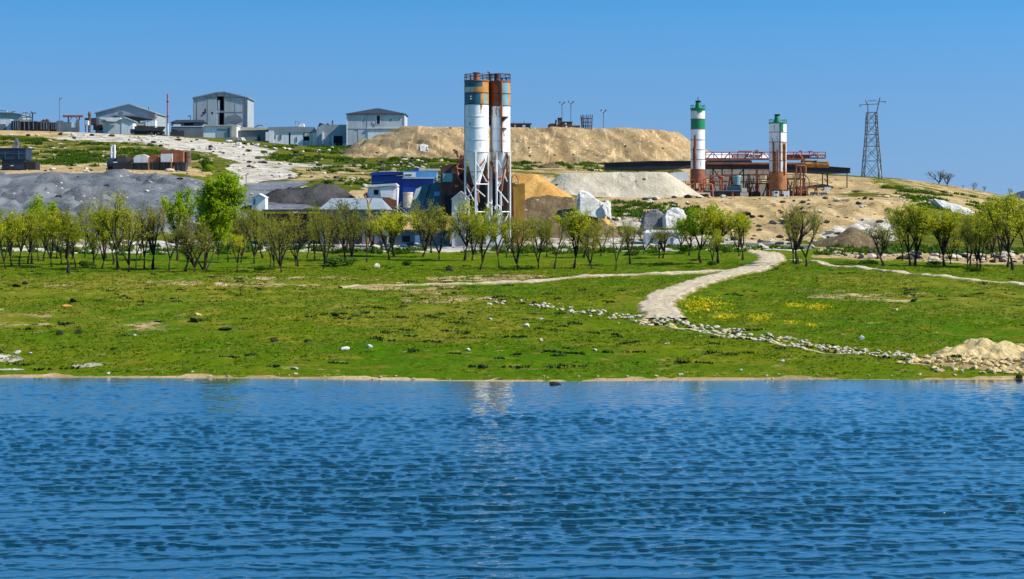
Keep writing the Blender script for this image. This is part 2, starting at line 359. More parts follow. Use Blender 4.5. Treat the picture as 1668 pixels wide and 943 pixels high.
WHOLE = {'lettering', 'panel_seam', 'wall_hole', 'frame', 'window_frame', 'eave_beam', 'railing', 'handrail', 'ladder', 'rod', 'hoop', 'bracing', 'lattice', 'truss', 'crossarm', 'rim', 'corner_trim', 'gable_vent', 'crosspiece', 'plate'}
class T:
    """a thing that stands at a place of the photo, at a distance; its parts are measured in photo pixels at that distance"""
    def __init__(s, name, label, cat, px, py, D, group=None, rz=0.0):
        s.px, s.py, s.D, s.s = px, py, D, D / F
        s.o = bpy.data.objects.new(name, None); COL.objects.link(s.o)
        s.o.location = ((px - CX) * s.s, D, CH + (HY - py) * s.s); s.o.rotation_euler = (0, 0, R(rz))
        s.o.empty_display_size = 0.3
        tag(s.o, label, cat, group)
        s.last = None
    def l(s, x, y, d=0.0): return Vector(((x - s.px) * s.s, d, (s.py - y) * s.s))
    def put(s, name, mb, mat, parent=None, label=None, smooth=False):
        o = link(name, mb.mesh(name, smooth), M[mat], parent if parent is not None else s.o)
        if label: o['label'] = label
        s.last = o
        return o
    def box(s, name, mat, x0, y0, x1, y1, d0=0.0, d1=3.0, parent=None, label=None):
        m = MB(); a = s.l(x0, y1, d0); b = s.l(x1, y0, d1); m.box(a, b)
        return s.put(name, m, mat, parent, label)
    def boxes(s, name, mat, lst, parent=None, label=None):
        if name not in WHOLE and len(lst) > 1:
            for q in lst: o = s.boxes(name, mat, [q], parent, label)
            return o
        m = MB()
        for x0, y0, x1, y1, d0, d1 in lst: m.box(s.l(x0, y1, d0), s.l(x1, y0, d1))
        return s.put(name, m, mat, parent, label)
    def bars(s, name, mat, lst, r=0.08, parent=None, n=6):
        if name not in WHOLE and len(lst) > 1:
            for q in lst: o = s.bars(name, mat, [q], r, parent, n)
            return o
        m = MB()
        for pts in lst: m.tube([s.l(*p) for p in pts], r, n)
        return s.put(name, m, mat, parent, None, True)
    def prism(s, name, mat, poly, d0, d1, parent=None, label=None):
        m = MB(); m.prism([(s.l(x, y).x, s.l(x, y).z) for x, y in poly], d0, d1)
        return s.put(name, m, mat, parent, label)
    def cyl(s, name, mat, x, y0, y1, r0, r1=None, d=0.0, a0=-180, a1=180, thick=0.03, parent=None, n=32, cap=False):
        r1 = r0 if r1 is None else r1
        m = MB(); c = s.l(x, s.py, d); zb = s.l(x, y1).z; zt = s.l(x, y0).z
        m.arc((c.x, c.y), zb, zt, r1 * s.s, r0 * s.s, a0, a1, n, thick)
        if cap: m.arc((c.x, c.y), zt - 0.03, zt + 0.01, r0 * s.s, 0.03, n=n, thick=0.02)
        return s.put(name, m, mat, parent, None, True)

def gable(t, x0, x1, ye, yp, xp, yb, d1, wall='grey_wall', roof='roof_grey', over=2.0, thick=1.6, found=10):
    """a house with its gable towards us: walls, two roof slopes"""
    t.prism('wall', wall, [(x0, yb + found), (x1, yb + found), (x1, ye), (xp, yp), (x0, ye)], 0.0, d1)
    m = MB()
    kl = (ye - yp) / (xp - x0); kr = (ye - yp) / (x1 - xp)
    for poly in ([(x0 - over, ye + kl * over), (xp, yp), (xp, yp - thick), (x0 - over, ye + kl * over - thick)],
                 [(xp, yp), (x1 + over, ye + kr * over), (x1 + over, ye + kr * over - thick), (xp, yp - thick)]):
        m.prism([(t.l(x, y - 0.05).x, t.l(x, y - 0.05).z) for x, y in poly], -0.35, d1 + 0.35)
    return t.put('roof', m, roof)
def eave(t, x0, x1, ye, yr, yb, d1, wall='pale_grey', roof='roof_grey', inset=0.0, over=1.5, found=10):
    """a house with its long side towards us: walls and a pitched roof whose ridge runs along it"""
    t.box('wall', wall, x0, ye, x1, yb + found, 0.0, d1)
    m = MB(); a, b = t.l(x0 - over, ye).x, t.l(x1 + over, ye).x; ze = t.l(0, ye).z + 0.01; zr = t.l(0, yr).z; i = inset * t.s
    y0, y1, ym = -0.4, d1 + 0.4, d1 / 2
    m.add([(a, y0, ze), (b, y0, ze), (b, y1, ze), (a, y1, ze), (a + i, ym, zr), (b - i, ym, zr),
           (a, y0, ze + 0.12), (b, y0, ze + 0.12), (b, y1, ze + 0.12), (a, y1, ze + 0.12)],
          [(0, 3, 2, 1), (0, 1, 7, 6), (1, 2, 8, 7), (2, 3, 9, 8), (3, 0, 6, 9), (6, 7, 5, 4), (8, 9, 4, 5), (7, 8, 5), (9, 6, 4)])
    return t.put('roof', m, roof)
def window(t, x0, y0, x1, y1, mat='dark_void', frame='white', d=0.0, name='window_frame'):
    f = t.boxes(name, frame, [(x0 - .6, y0 - .6, x1 + .6, y0, d - .06, d + .02), (x0 - .6, y1, x1 + .6, y1 + .6, d - .06, d + .02),
                              (x0 - .6, y0, x0, y1, d - .06, d + .02), (x1, y0, x1 + .6, y1, d - .06, d + .02)])
    t.box('pane', mat, x0, y0, x1, y1, d - .03, d + .02, f)
    return f

# ------------------------------------------------------------------ the setting: ground, water, mountain, tracks
def poly_xy(pts): return [(lambda h: (h[0], h[1]))(hit(x, y)) for x, y in pts]
def inside(X, Y, poly):
    r = np.zeros(X.shape, bool); n = len(poly)
    for i in range(n):
        x0, y0 = poly[i]; x1, y1 = poly[(i + 1) % n]
        if y0 == y1: continue
        c = ((y0 > Y) != (y1 > Y)) & (X < (x1 - x0) * (Y - y0) / (y1 - y0) + x0)
        r ^= c
    return r
ZONES = [  # kind (0 sand/soil, 1 chalk, 2 grey gravel), weight, outline on the ground in the photo
 (2, 1.0, [(-60, 284), (60, 281), (150, 280), (235, 281), (290, 287), (335, 302), (352, 330), (352, 372), (200, 380), (-60, 380)]),
 (1, 0.68, [(80, 214), (270, 222), (370, 231), (450, 243), (430, 254), (450, 268), (485, 277), (470, 290), (430, 302), (415, 330), (350, 330), (352, 300), (372, 284), (385, 268), (335, 250), (255, 237), (90, 226)]),
 (0, 0.5, [(95, 226), (255, 237), (335, 250), (350, 262), (250, 246), (100, 236)]),
 (1, 0.55, [(430, 262), (560, 268), (740, 268), (740, 272), (560, 272), (480, 276)]),
 (0, 0.80, [(-60, 213), (90, 214), (95, 224), (-60, 222)]),
 (0, 0.44, [(-60, 224), (250, 234), (335, 256), (345, 282), (-60, 282)]),
 (0, 0.85, [(-60, 267), (170, 268), (320, 272), (340, 283), (290, 286), (-60, 283)]),
 (2, 0.62, [(345, 300), (500, 290), (520, 320), (500, 345), (420, 350), (345, 350)]),
 (0, 0.50, [(490, 272), (760, 268), (760, 300), (560, 302), (470, 295)]),
 (0, 0.75, [(500, 330), (640, 296), (640, 320), (520, 348)]),
 (1, 0.56, [(-60, 395), (300, 396), (600, 396), (830, 394), (900, 366), (1010, 358), (1060, 378), (1230, 388), (1300, 395), (1300, 407), (1100, 408), (600, 409), (-60, 410)]),
 (0, 0.80, [(640, 345), (830, 330), (940, 352), (900, 372), (640, 395)]),
 (0, 0.50, [(832, 268), (990, 266), (990, 296), (832, 296)]),
 (0, 0.92, [(1060, 324), (1340, 322), (1505, 322), (1520, 345), (1440, 392), (1210, 392), (1130, 372), (1110, 345), (1000, 345), (1000, 324)]),
 (0, 0.80, [(985, 320), (1355, 316), (1355, 325), (985, 325)]),
 (0, 0.85, [(1090, 276), (1250, 274), (1340, 286), (1420, 290), (1450, 306), (1440, 316), (1340, 314), (1090, 318)]),
 (0, 0.75, [(1320, 404), (1760, 414), (1760, 432), (1450, 424), (1320, 418)]),
 (0, 0.50, [(1430, 290), (1640, 318), (1760, 330), (1640, 332), (1440, 312)]),
 (0, 0.56, [(1440, 312), (1640, 330), (1760, 345), (1700, 352), (1550, 336), (1440, 322)]),
 (1, 0.62, [(1340, 372), (1480, 362), (1490, 388), (1420, 402), (1340, 395)]),
 (3, 0.6, [(-60, 450), (330, 447), (600, 452), (760, 468), (720, 500), (480, 520), (250, 535), (-60, 540)]),
 (3, 0.8, [(60, 455), (520, 452), (560, 480), (300, 500), (80, 500)]),
 (3, 0.7, [(500, 500), (760, 480), (900, 520), (760, 560), (520, 540)]),
 (0, 0.41, [(520, 470), (760, 470), (820, 490), (600, 505)]),
 (0, 0.39, [(1240, 460), (1560, 480), (1500, 500), (1300, 485)]),
 (0, 0.39, [(-40, 500), (200, 520), (360, 530), (120, 548), (-40, 540)]),
 (3, 0.6, [(1330, 440), (1760, 470), (1760, 520), (1500, 510), (1340, 470)]),
 (0, 0.47, [(60, 455), (330, 448), (330, 460), (160, 500), (60, 480)]),
 (0, 0.45, [(330, 447), (600, 452), (760, 468), (620, 480), (480, 500), (350, 480)]),
 (0, 0.30, [(40, 470), (560, 465), (700, 500), (500, 520), (100, 530)]),
 (0, 0.78, [(690, 450), (830, 446), (900, 449), (830, 456), (700, 458)]),
 (1, 0.62, [(-40, 576), (20, 577), (60, 585), (20, 588), (-40, 586)]),
 (1, 0.60, [(-40, 596), (40, 597), (66, 602), (-40, 604)]),
 (1, 0.75, [(118, 592), (165, 588), (188, 592), (150, 597), (120, 597)]),
 (0, 0.85, [(1460, 590), (1590, 600), (1668, 606), (1760, 606), (1760, 560), (1640, 560), (1530, 570)]),
]
cols = np.concatenate([np.arange(-7000, -600, 400.0), np.arange(-600, -80, 20.0), np.arange(-80, 1749, 4.0), np.arange(1760, 2300, 20.0), np.arange(2300, 8700, 400.0)])
rows = np.concatenate([np.arange(20, 88, 4.0), np.arange(88, 190, 0.5), np.arange(190, 345, 0.6), np.arange(345, 520, 1.1), np.arange(520, 800, 10.0), 800 * 1.12 ** np.arange(0, 20)])
PX, DD = np.meshgrid(cols, rows)
GX = (PX - CX) / F * DD; GY = DD.copy()
GZ = ground(GX, GY)
zone = np.zeros(GX.shape + (4,), np.float32)
farw = np.clip((GY - 190) / 60, 0.12, 1)
WPX = GX + farw * (9 * fbm(GX / 14, GY / 20, 33, 4) + 4 * fbm(GX / 3, GY / 4, 35, 3)); WPY = GY + farw * (20 * fbm(GX / 16, GY / 16, 37, 4) + 8 * fbm(GX / 3.5, GY / 4, 39, 3))
for k, w, pts in ZONES:
    msk = inside(WPX, WPY, poly_xy(pts))
    if k == 3: zone[..., 3][msk] = w; continue
    for q in range(3): zone[..., q][msk] = w if q == k else zone[..., q][msk] * (1 - w)
band = (DD > shore(PX) - 6) & (DD < shore(PX) + 0.35 + 1.4 * (fbm(GX / 3, GY / 3, 9, 3) + 0.2))
zone[..., 0][band] = 1.0
for _ in range(2):
    z2 = zone.copy(); z2[1:-1, 1:-1] = (zone[1:-1, 1:-1] * 2 + zone[:-2, 1:-1] + zone[2:, 1:-1] + zone[1:-1, :-2] + zone[1:-1, 2:]) / 6; zone = z2

def grid_mesh(name, X, Y, Z, smooth=True):
    nr, nc = X.shape
    me = bpy.data.meshes.new(name)
    me.vertices.add(nr * nc); me.vertices.foreach_set('co', np.stack([X, Y, Z], -1).astype(np.float32).ravel())
    i = (np.arange(nr - 1)[:, None] * nc + np.arange(nc - 1)[None, :]).ravel()
    q = np.stack([i, i + 1, i + nc + 1, i + nc], 1).astype(np.int32)
    me.loops.add(q.size); me.loops.foreach_set('vertex_index', q.ravel())
    me.polygons.add(len(q)); me.polygons.foreach_set('loop_start', np.arange(0, q.size, 4, dtype=np.int32))
    me.polygons.foreach_set('loop_total', np.full(len(q), 4, np.int32))
    me.update(calc_edges=True)
    if smooth: me.polygons.foreach_set('use_smooth', np.ones(len(q), bool))
    return me

def ground_material():
    m, n, b = nodes('meadow_and_quarry_ground')
    at = n.nodes.new('ShaderNodeAttribute'); at.attribute_name = 'zone'; dry = at.outputs['Alpha']
    s = n.nodes.new('ShaderNodeSeparateColor'); n.links.new(at.outputs['Color'], s.inputs[0])
    p = pos(n)
    big = noise(n, p, 0.055, 5, 0.6); midn = noise(n, p, 0.42, 5, 0.6); fine = noise(n, p, 2.4, 5, 0.7)
    g = mix(n, ramp(n, big, 0.38, 0.62), (0.058, 0.128, 0.001), (0.116, 0.150, 0.003))
    g = mix(n, math_(n, 'MULTIPLY', ramp(n, midn, 0.50, 0.68), 0.75), g, (0.190, 0.160, 0.014))
    g = mix(n, math_(n, 'MULTIPLY', ramp(n, fine, 0.50, 0.64), 0.85), g, (0.030, 0.060, 0.001))
    g = mix(n, math_(n, 'MULTIPLY', ramp(n, noise(n, p, 1.0, 6, 0.72), 0.585, 0.66), 0.8), g, (0.30, 0.235, 0.07))
    dn = math_(n, 'MULTIPLY', dry, ramp(n, noise(n, p, 0.22, 6, 0.65), 0.36, 0.60))
    g = mix(n, dn, g, mix(n, ramp(n, noise(n, p, 1.6, 5, 0.7), 0.4, 0.62), (0.150, 0.140, 0.006), (0.27, 0.215, 0.035)))
    yy = n.nodes.new('ShaderNodeSeparateXYZ'); n.links.new(p, yy.inputs[0])
    g = mix(n, math_(n, 'MULTIPLY', ramp(n, yy.outputs[1], 225, 260), 0.8), g, mix(n, ramp(n, noise(n, p, 0.30, 6, 0.7), 0.42, 0.6), (0.050, 0.066, 0.004), (0.15, 0.125, 0.022)))
    sand = mix(n, ramp(n, noise(n, p, 0.2, 6, 0.62), 0.34, 0.66), (0.34, 0.225, 0.095), (0.52, 0.37, 0.18))
    sand = mix(n, math_(n, 'MULTIPLY', ramp(n, noise(n, p, 1.2, 6, 0.7), 0.53, 0.68), 0.7), sand, (0.17, 0.115, 0.055))
    sand = mix(n, math_(n, 'MULTIPLY', ramp(n, noise(n, pos(n, (1, .35, 1)), 0.10, 6, 0.7), 0.5, 0.62), 0.55), sand, (0.20, 0.145, 0.075))
    sand = mix(n, ramp(n, noise(n, p, 0.8, 5, 0.7), 0.60, 0.67), sand, (0.56, 0.47, 0.34))
    vo = n.nodes.new('ShaderNodeTexVoronoi'); vo.inputs['Scale'].default_value = 0.4; n.links.new(p, vo.inputs['Vector'])
    sand = mix(n, ramp(n, vo.outputs['Distance'], 0.17, 0.11), sand, (0.05, 0.04, 0.025))
    chalk = mix(n, ramp(n, noise(n, p, 0.25, 6, 0.62), 0.34, 0.66), (0.40, 0.345, 0.27), (0.60, 0.545, 0.46))
    chalk = mix(n, math_(n, 'MULTIPLY', ramp(n, noise(n, p, 0.35, 7, 0.72), 0.48, 0.60), 0.85), chalk, (0.25, 0.20, 0.135))
    grey = mix(n, ramp(n, noise(n, p, 0.16, 6, 0.62), 0.34, 0.66), (0.095, 0.105, 0.12), (0.19, 0.195, 0.20))
    grey = mix(n, math_(n, 'MULTIPLY', ramp(n, noise(n, p, 0.75, 6, 0.7), 0.53, 0.68), 0.75), grey, (0.048, 0.053, 0.062))
    grey = mix(n, ramp(n, noise(n, p, 0.5, 6, 0.7), 0.63, 0.69), grey, (0.46, 0.43, 0.38))
    edge = math_(n, 'ADD', math_(n, 'MULTIPLY', noise(n, p, 0.16, 7, 0.7), 1.1), -0.02)
    c = g
    for k, v in ((0, sand), (1, chalk), (2, grey)):
        # a zone shows where its weight beats the noise
        c = mix(n, ramp(n, math_(n, 'ADD', s.outputs[k], edge), 0.96, 1.06), c, v)
    n.links.new(c, b.inputs['Base Color']); b.inputs['Roughness'].default_value = 0.95; b.inputs['Specular IOR Level'].default_value = 0.02
    hgt = math_(n, 'ADD', noise(n, p, 1.3, 8, 0.7), math_(n, 'MULTIPLY', noise(n, p, 5.0, 4, 0.7), 0.4))
    bump(n, b, hgt, 0.9, 0.22)
    return m
gm = grid_mesh('ground', GX, GY, GZ)
ca = gm.color_attributes.new('zone', 'FLOAT_COLOR', 'POINT'); ca.data.foreach_set('color', zone.ravel())
tag(link('ground', gm, ground_material()), kind='structure')

def water_material():
    m, n, b = nodes('lake_water')
    b.inputs['Base Color'].default_value = (0.003, 0.030, 0.052, 1)
    b.inputs['Roughness'].default_value = 0.05; b.inputs['IOR'].default_value = 1.36
    b.inputs['Coat Weight'].default_value = 1.0; b.inputs['Coat IOR'].default_value = 1.45; b.inputs['Coat Roughness'].default_value = 0.06
    p = pos(n, (1.0, 1.6, 1.0))
    h = math_(n, 'ADD', noise(n, p, 2.6, 3, 0.6, 0.3), math_(n, 'MULTIPLY', noise(n, p, 8.0, 2, 0.5), 0.30))
    bump(n, b, h, 0.5, 0.012)
    n.links.new(b.inputs['Normal'].links[0].from_socket, b.inputs['Coat Normal'])
    return m
wc = np.concatenate([np.arange(-7000, -800, 400.0), np.arange(-800, -60, 5.0), np.arange(-60, 1730, 2.0), np.arange(1730, 2500, 5.0), np.arange(2500, 8700, 400.0)])
wr = 1.0 / np.concatenate([1.0 / np.array([-300.0]) * -1 * 0 + 1 / 1.5, 1 / np.array([3, 6, 12, 20, 28, 34.0]), np.linspace(610, 270, 620) / F / CH * 1.0])
wr = np.concatenate([wr, [93, 94, 95, 96, 97.0]])
PX, DD = np.meshgrid(wc, wr)
WX = (PX - CX) / F * DD; WY = DD.copy()
rng = np.random.default_rng(5)
WZ = np.zeros(WX.shape)
gust = np.clip(0.82 + 1.9 * fbm(WX / 22, WY / 6, 31, 4), .3, 1.5)
stp = np.gradient(WY[:, 0])[:, None]
for k in range(110):
    lam = 0.20 * (1.3 / 0.20) ** rng.random()
    th = rng.normal(0.06, 0.48) + math.pi / 2
    kx, ky = 2 * math.pi / lam * math.cos(th), 2 * math.pi / lam * math.sin(th)
    ph = rng.random() * 6.283
    amp = 0.0055 * lam * math.exp(-0.5 * (math.log(lam / 0.39) / 0.5) ** 2) * np.clip(lam / (3.0 * stp) - 0.3, 0, 1)
    wob = 4.0 * fbm(WX / (lam * 7), WY / (lam * 7), 40 + k, 2)
    WZ += amp * np.sin(kx * WX + ky * WY + ph + wob)
for k in range(30):
    lam = rng.uniform(.8, 1.7); th = rng.normal(0.09, 0.22) + math.pi / 2
    kx, ky = 2 * math.pi / lam * math.cos(th), 2 * math.pi / lam * math.sin(th)
    WZ += 0.0028 * lam * np.clip((78 - DD) / 24, .15, 1.35) * np.sin(kx * WX + ky * WY + rng.random() * 6.283 + 5 * fbm(WX / (lam * 5), WY / (lam * 5), 140 + k, 2))
fade = np.clip((shore(PX) - DD) / 5.0, 0.06, 1) * np.clip((PX + 790) / 140, 0, 1) * np.clip((2490 - PX) / 140, 0, 1) * np.clip((DD - 20) / 12, 0, 1)
sg = 0.0112; WZ = sg * (np.exp(0.65 * np.clip(WZ / sg, -3, 1.9)) - 1) / 0.65
WZ *= gust * fade
WY = WY - 1.25 * WZ          # crests lean towards this bank: short steep fronts, long backs
tag(link('water', grid_mesh('water', WX, WY, WZ), water_material()), kind='structure')
wb = MB(); wb.add([(-4000, -1500, -0.06), (4000, -1500, -0.06), (4000, 1.6, -0.06), (-4000, 1.6, -0.06)], [(0, 1, 2, 3)])
tag(link('far_water', wb.mesh('far_water'), bpy.data.materials['lake_water']), kind='structure')

# distant mountain on the right
mx = np.linspace(-400, 1400, 120); my = np.linspace(0, 900, 30)
A, B_ = np.meshgrid(mx, my)
x_at = lambda px: (px - CX) / F * 4000
prof = np.interp(CX + F * (A + 1100) / 4000, [1300, 1600, 1625, 1640, 1652, 1668, 1700, 1780, 2000, 2600], [345, 330, 318, 321, 314, 308, 303, 310, 300, 340])
H = (CH + (HY - prof) / F * 4000)
MZ = H * np.exp(-((B_ - 350) / 260) ** 2) + 14 * fbm(A / 120, B_ / 120, 77, 4) * np.exp(-((B_ - 350) / 300) ** 2) - 4
tag(link('mountain', grid_mesh('mountain', A + 1100, B_ + 3650, MZ), M['mountain']), kind='structure')

def spline(pts, n=14):
    out = []
    P = [pts[0]] + pts + [pts[-1]]
    for i in range(1, len(P) - 2):
        for k in range(n):
            t = k / n; a, b, c, d = [np.array(q, float) for q in P[i - 1:i + 3]]
            out.append(0.5 * (2 * b + (c - a) * t + (2 * a - 5 * b + 4 * c - d) * t * t + (3 * b - a - 3 * c + d) * t ** 3))
    out.append(np.array(pts[-1], float)); return out
ROADS = []
def track(name, pts, w0, w1, mat='road', lift=0.12, seed=0):
    xy = [(lambda h: (h[0], h[1]))(hit(x, y)) for x, y in pts]
    sp_ = spline(xy, 40); ROADS.append((np.array(sp_), max(w0, w1)))
    n = len(sp_); X = np.zeros((n, 9)); Y = np.zeros((n, 9))
    for i, p in enumerate(sp_):
        d = sp_[min(i + 1, n - 1)] - sp_[max(i - 1, 0)]; d = d / (np.linalg.norm(d) + 1e-9); nn = np.array([-d[1], d[0]])
        w = w0 + (w1 - w0) * i / (n - 1)
        l = 0.5 * w * (1 + 0.7 * float(fbm(p[0] / 1.6 + seed, p[1] / 1.6, 51, 3))); r = 0.5 * w * (1 + 0.7 * float(fbm(p[0] / 1.6, p[1] / 1.6 + seed, 61, 3)))
        for k in range(9):
            q = p + nn * (-l + (l + r) * k / 8); X[i, k], Y[i, k] = q
    lf = np.full((n, 9), lift); lf[:, 0] = lf[:, 8] = -0.06
    me = grid_mesh(name, X, Y, ground(X, Y) + lf)
    la = me.attributes.new('lateral', 'FLOAT', 'POINT'); la.data.foreach_set('value', np.tile(np.linspace(-1, 1, 9), n).astype(np.float32))
    tag(link(name, me, M[mat]), kind='structure')
track('dirt_road', [(1120, 405), (1190, 405), (1235, 411), (1258, 420), (1238, 433), (1195, 445), (1145, 459), (1105, 474), (1080, 489), (1072, 503), (1088, 520)], 3.3, 3.1, seed=3)
track('dirt_track', [(1212, 441), (1150, 443), (1080, 446), (1000, 450), (900, 457), (820, 461), (740, 463.5), (650, 466), (555, 469)], 2.6, 0.8, seed=9)
track('farm_track', [(1290, 424), (1345, 432), (1410, 438), (1500, 448), (1590, 457), (1670, 465), (1780, 476)], 1.2, 1.6, seed=5)
track('gravel_path', [(1030, 522), (1085, 530), (1150, 541), (1230, 554), (1310, 568), (1400, 578)], 0.5, 0.3, 'tan_stone', lift=0.04, seed=6)

# ------------------------------------------------------------------ heaps of sand, gravel and rock
def heap(name, label, mat, ridge, w, tan, cat='heap', rough=0.5, step=0.6, seed=0, sink=0.7, gully=0.0, ns=1.0):
    pts = [Vector(((x - CX) / F * d, d, zz(d, y))) for x, y, d in ridge]
    reach = w + max(p.z - (gz(p.x, p.y) - 1.5) for p in pts) / tan + 3
    x0 = min(p.x for p in pts) - reach; x1 = max(p.x for p in pts) + reach; y0 = min(p.y for p in pts) - reach; y1 = max(p.y for p in pts) + reach
    X, Y = np.meshgrid(np.arange(x0, x1, step), np.arange(y0, y1, step))
    Z = np.full(X.shape, -1e9)
    segs = list(zip(pts[:-1], pts[1:])) or [(pts[0], pts[0])]
    for a, b in segs:
        d = b - a; L2 = max(d.x ** 2 + d.y ** 2, 1e-9)
        t = np.clip(((X - a.x) * d.x + (Y - a.y) * d.y) / L2, 0, 1)
        r = np.hypot(X - a.x - t * d.x, Y - a.y - t * d.y)
        r = r * (1 + 0.22 * fbm(X / 6, Y / 6, seed + 3, 3)); r = r + gully * 2.2 * (np.abs(fbm(X / 3.0 + 0.35 * Y, Y / 14, seed + 5, 3)) - .12)
        Z = np.maximum(Z, a.z + t * d.z - np.maximum(0, r - w) * tan)
    Z = Z + rough * (1.6 * fbm(X / (4.5 * ns), Y / (4.5 * ns), seed, 4) + 0.6 * fbm(X / (1.1 * ns), Y / (1.1 * ns), seed + 7, 3))
    G = ground(X, Y) - sink
    keep = Z > G
    Zc = np.maximum(Z, G)
    c = pts[len(pts) // 2]; base = Vector((c.x, c.y, gz(c.x, c.y)))
    idx = -np.ones(X.shape, int); vs = []; fs = []
    kq = keep[:-1, :-1] | keep[1:, :-1] | keep[:-1, 1:] | keep[1:, 1:]
    for i, j in zip(*np.nonzero(kq)):
        q = []
        for a, b in ((i, j), (i, j + 1), (i + 1, j + 1), (i + 1, j)):
            if idx[a, b] < 0: idx[a, b] = len(vs); vs.append((X[a, b] - base.x, Y[a, b] - base.y, Zc[a, b] - base.z))
            q.append(idx[a, b])
        fs.append(tuple(q))
    me = bpy.data.meshes.new(name); me.from_pydata(vs, [], fs); me.polygons.foreach_set('use_smooth', [True] * len(fs))
    o = link(name, me, M[mat]); o.location = base
    return tag(o, label, cat)
heap('sand_heap', 'huge flat-topped tan sand heap on the ridge behind the twin silos', 'sand_heap',
     [(684, 226, 440), (708, 219, 440), (720, 219, 440), (736, 210, 440), (760, 214, 440), (800, 213, 441), (900, 213, 441), (985, 214, 441), (1008, 215, 441)], 13, 0.62, 'sand heap', 0.62, 0.5, 1, gully=1.7)
heap('sand_heap', 'orange sand heap behind the ochre hopper beside the silos', 'orange_sand',
     [(838, 284, 272), (866, 284, 272), (886, 297, 270)], 0.8, 0.68, 'sand heap', 0.3, 0.35, 2, gully=.4)
heap('sand_heap', 'pale flat-topped sand pile below the black conveyor gallery', 'white_sand',
     [(938, 282, 322), (1000, 281, 323), (1066, 281, 323)], 2.2, 0.72, 'sand heap', 0.25, 0.4, 3, gully=.4)
heap('gravel_heap', 'rounded grey gravel heap below the dark end container', 'gravel_grey',
     [(165, 277, 293), (192, 272, 293), (222, 281, 292)], 1.2, 0.6, 'gravel heap', 1.4, 0.5, 4)
heap('gravel_heap', 'low grey gravel heap at the far left under the dark blue machine', 'gravel_grey',
     [(-12, 279, 293), (12, 283, 293)], 1.2, 0.55, 'gravel heap', 1.4, 0.5, 5)
heap('gravel_heap', 'small grey gravel heap between the two bigger grey heaps', 'gravel_grey',
     [(78, 287, 285), (92, 286, 285)], 0.6, 0.55, 'gravel heap', 1.4, 0.5, 15)
heap('gravel_heap', 'long grey gravel ridge right of the rounded grey heap', 'gravel_grey',
     [(236, 288, 290), (262, 291, 288), (300, 303, 284)], 0.7, 0.6, 'gravel heap', 1.4, 0.45, 24)
heap('gravel_heap', 'grey gravel heap low behind the trees at the left', 'gravel_grey',
     [(40, 303, 276), (70, 300, 276)], 0.8, 0.55, 'gravel heap', 1.4, 0.45, 25)
heap('gravel_heap', 'grey gravel mound below the rounded grey heap', 'gravel_grey',
     [(140, 308, 275), (185, 303, 276), (205, 310, 275)], 0.8, 0.55, 'gravel heap', 1.1, 0.45, 26)
heap('slag_heap', 'dark slag heap behind the long grey shed', 'slag',
     [(448, 310, 282), (474, 303, 283), (512, 301, 283), (545, 306, 283)], 0.4, 0.6, 'slag heap', 1.1, 0.45, 6)
heap('soil_heap', 'rough brown soil mound right of the road bend', 'brown_soil',
     [(1362, 384, 250), (1388, 372, 250), (1404, 380, 250)], 0.5, 0.6, 'soil heap', 0.7, 0.35, 7)
heap('soil_heap', 'low brown earth bank behind the two bare roadside trees', 'brown_soil',
     [(1330, 392, 252), (1345, 389, 252)], 0.5, 0.6, 'soil heap', 0.6, 0.35, 17)
heap('rock_heap', 'grey-brown rock spoil at the foot of the orange sand heap', 'brown_soil',
     [(868, 324, 263), (900, 319, 263), (930, 322, 263)], 0.8, 0.8, 'rock heap', 0.9, 0.35, 8)
hr = hit(1600, 600)
heap('rubble_heap', 'tan rubble heap on the shore at the right edge', 'tan_stone',
     [(1535, 570, hr[1] + 6), (1580, 553, hr[1] + 7), (1625, 561, hr[1] + 6), (1690, 567, hr[1] + 6)], 0.3, 0.5, 'rubble heap', 0.55, 0.09, 9, 0.2, 0.0, 0.28)

def slab(name, label, mat, outline, D, d1, cat, jit=0.35, seed=0):
    """broken block of rock: an uneven solid with depth"""
    r = random.Random(seed); x = sum(p[0] for p in outline) / len(outline); y = max(p[1] for p in outline)
    t = T(name, label, cat, x, y, D)
    m = MB(); n = len(outline); rings = []
    for d, sc_ in ((0, 0.70), (0.14, 0.92), (0.45, 1.0), (1.0, 0.6)):
        ring = []
        for px_, py_ in outline:
            v = t.l(x + (px_ - x) * sc_, y + (py_ - y) * sc_ if d else y + (py_ - y) * 0.93, d * d1); v.y += 0.75 * max(v.z, 0) * (1 - d)  # front is shaped to lean back so more sun falls on it
            ring.append(v + Vector((r.uniform(-jit, jit), r.uniform(-jit, jit), r.uniform(-jit, jit) * 0.6 - (0.3 if py_ == y else 0))))
        rings.append(ring)
    vs = [v for q in rings for v in q]; fs = [tuple(range(n))] + [tuple(range(4 * n - 1, 3 * n - 1, -1))]
    for a in range(3):
        for i in range(n): fs.append((a * n + i, a * n + (i + 1) % n, (a + 1) * n + (i + 1) % n, (a + 1) * n + i))
    m.add(vs, fs)
    o = t.put(name, m, mat); bm = bmesh.new(); bm.from_mesh(o.data); bmesh.ops.triangulate(bm, faces=bm.faces)
    bmesh.ops.subdivide_edges(bm, edges=bm.edges, cuts=2, use_grid_fill=True)
    bmesh.ops.triangulate(bm, faces=bm.faces)
    for v in bm.verts: v.co += Vector((r.gauss(0, jit * .22), r.gauss(0, jit * .22), r.gauss(0, jit * .18)))
    bm.to_mesh(o.data); bm.free()
    o.parent = None; o.location = t.o.location; tag(o, label, cat)
    bpy.data.objects.remove(t.o); return o
slab('chalk_block', 'big white chalk block sloping down right of the orange sand heap', 'chalk', [(940, 350), (941, 318), (946, 308), (960, 313), (975, 324), (990, 330), (990, 352)], 256, 4, 'rock', 0.2, 1)
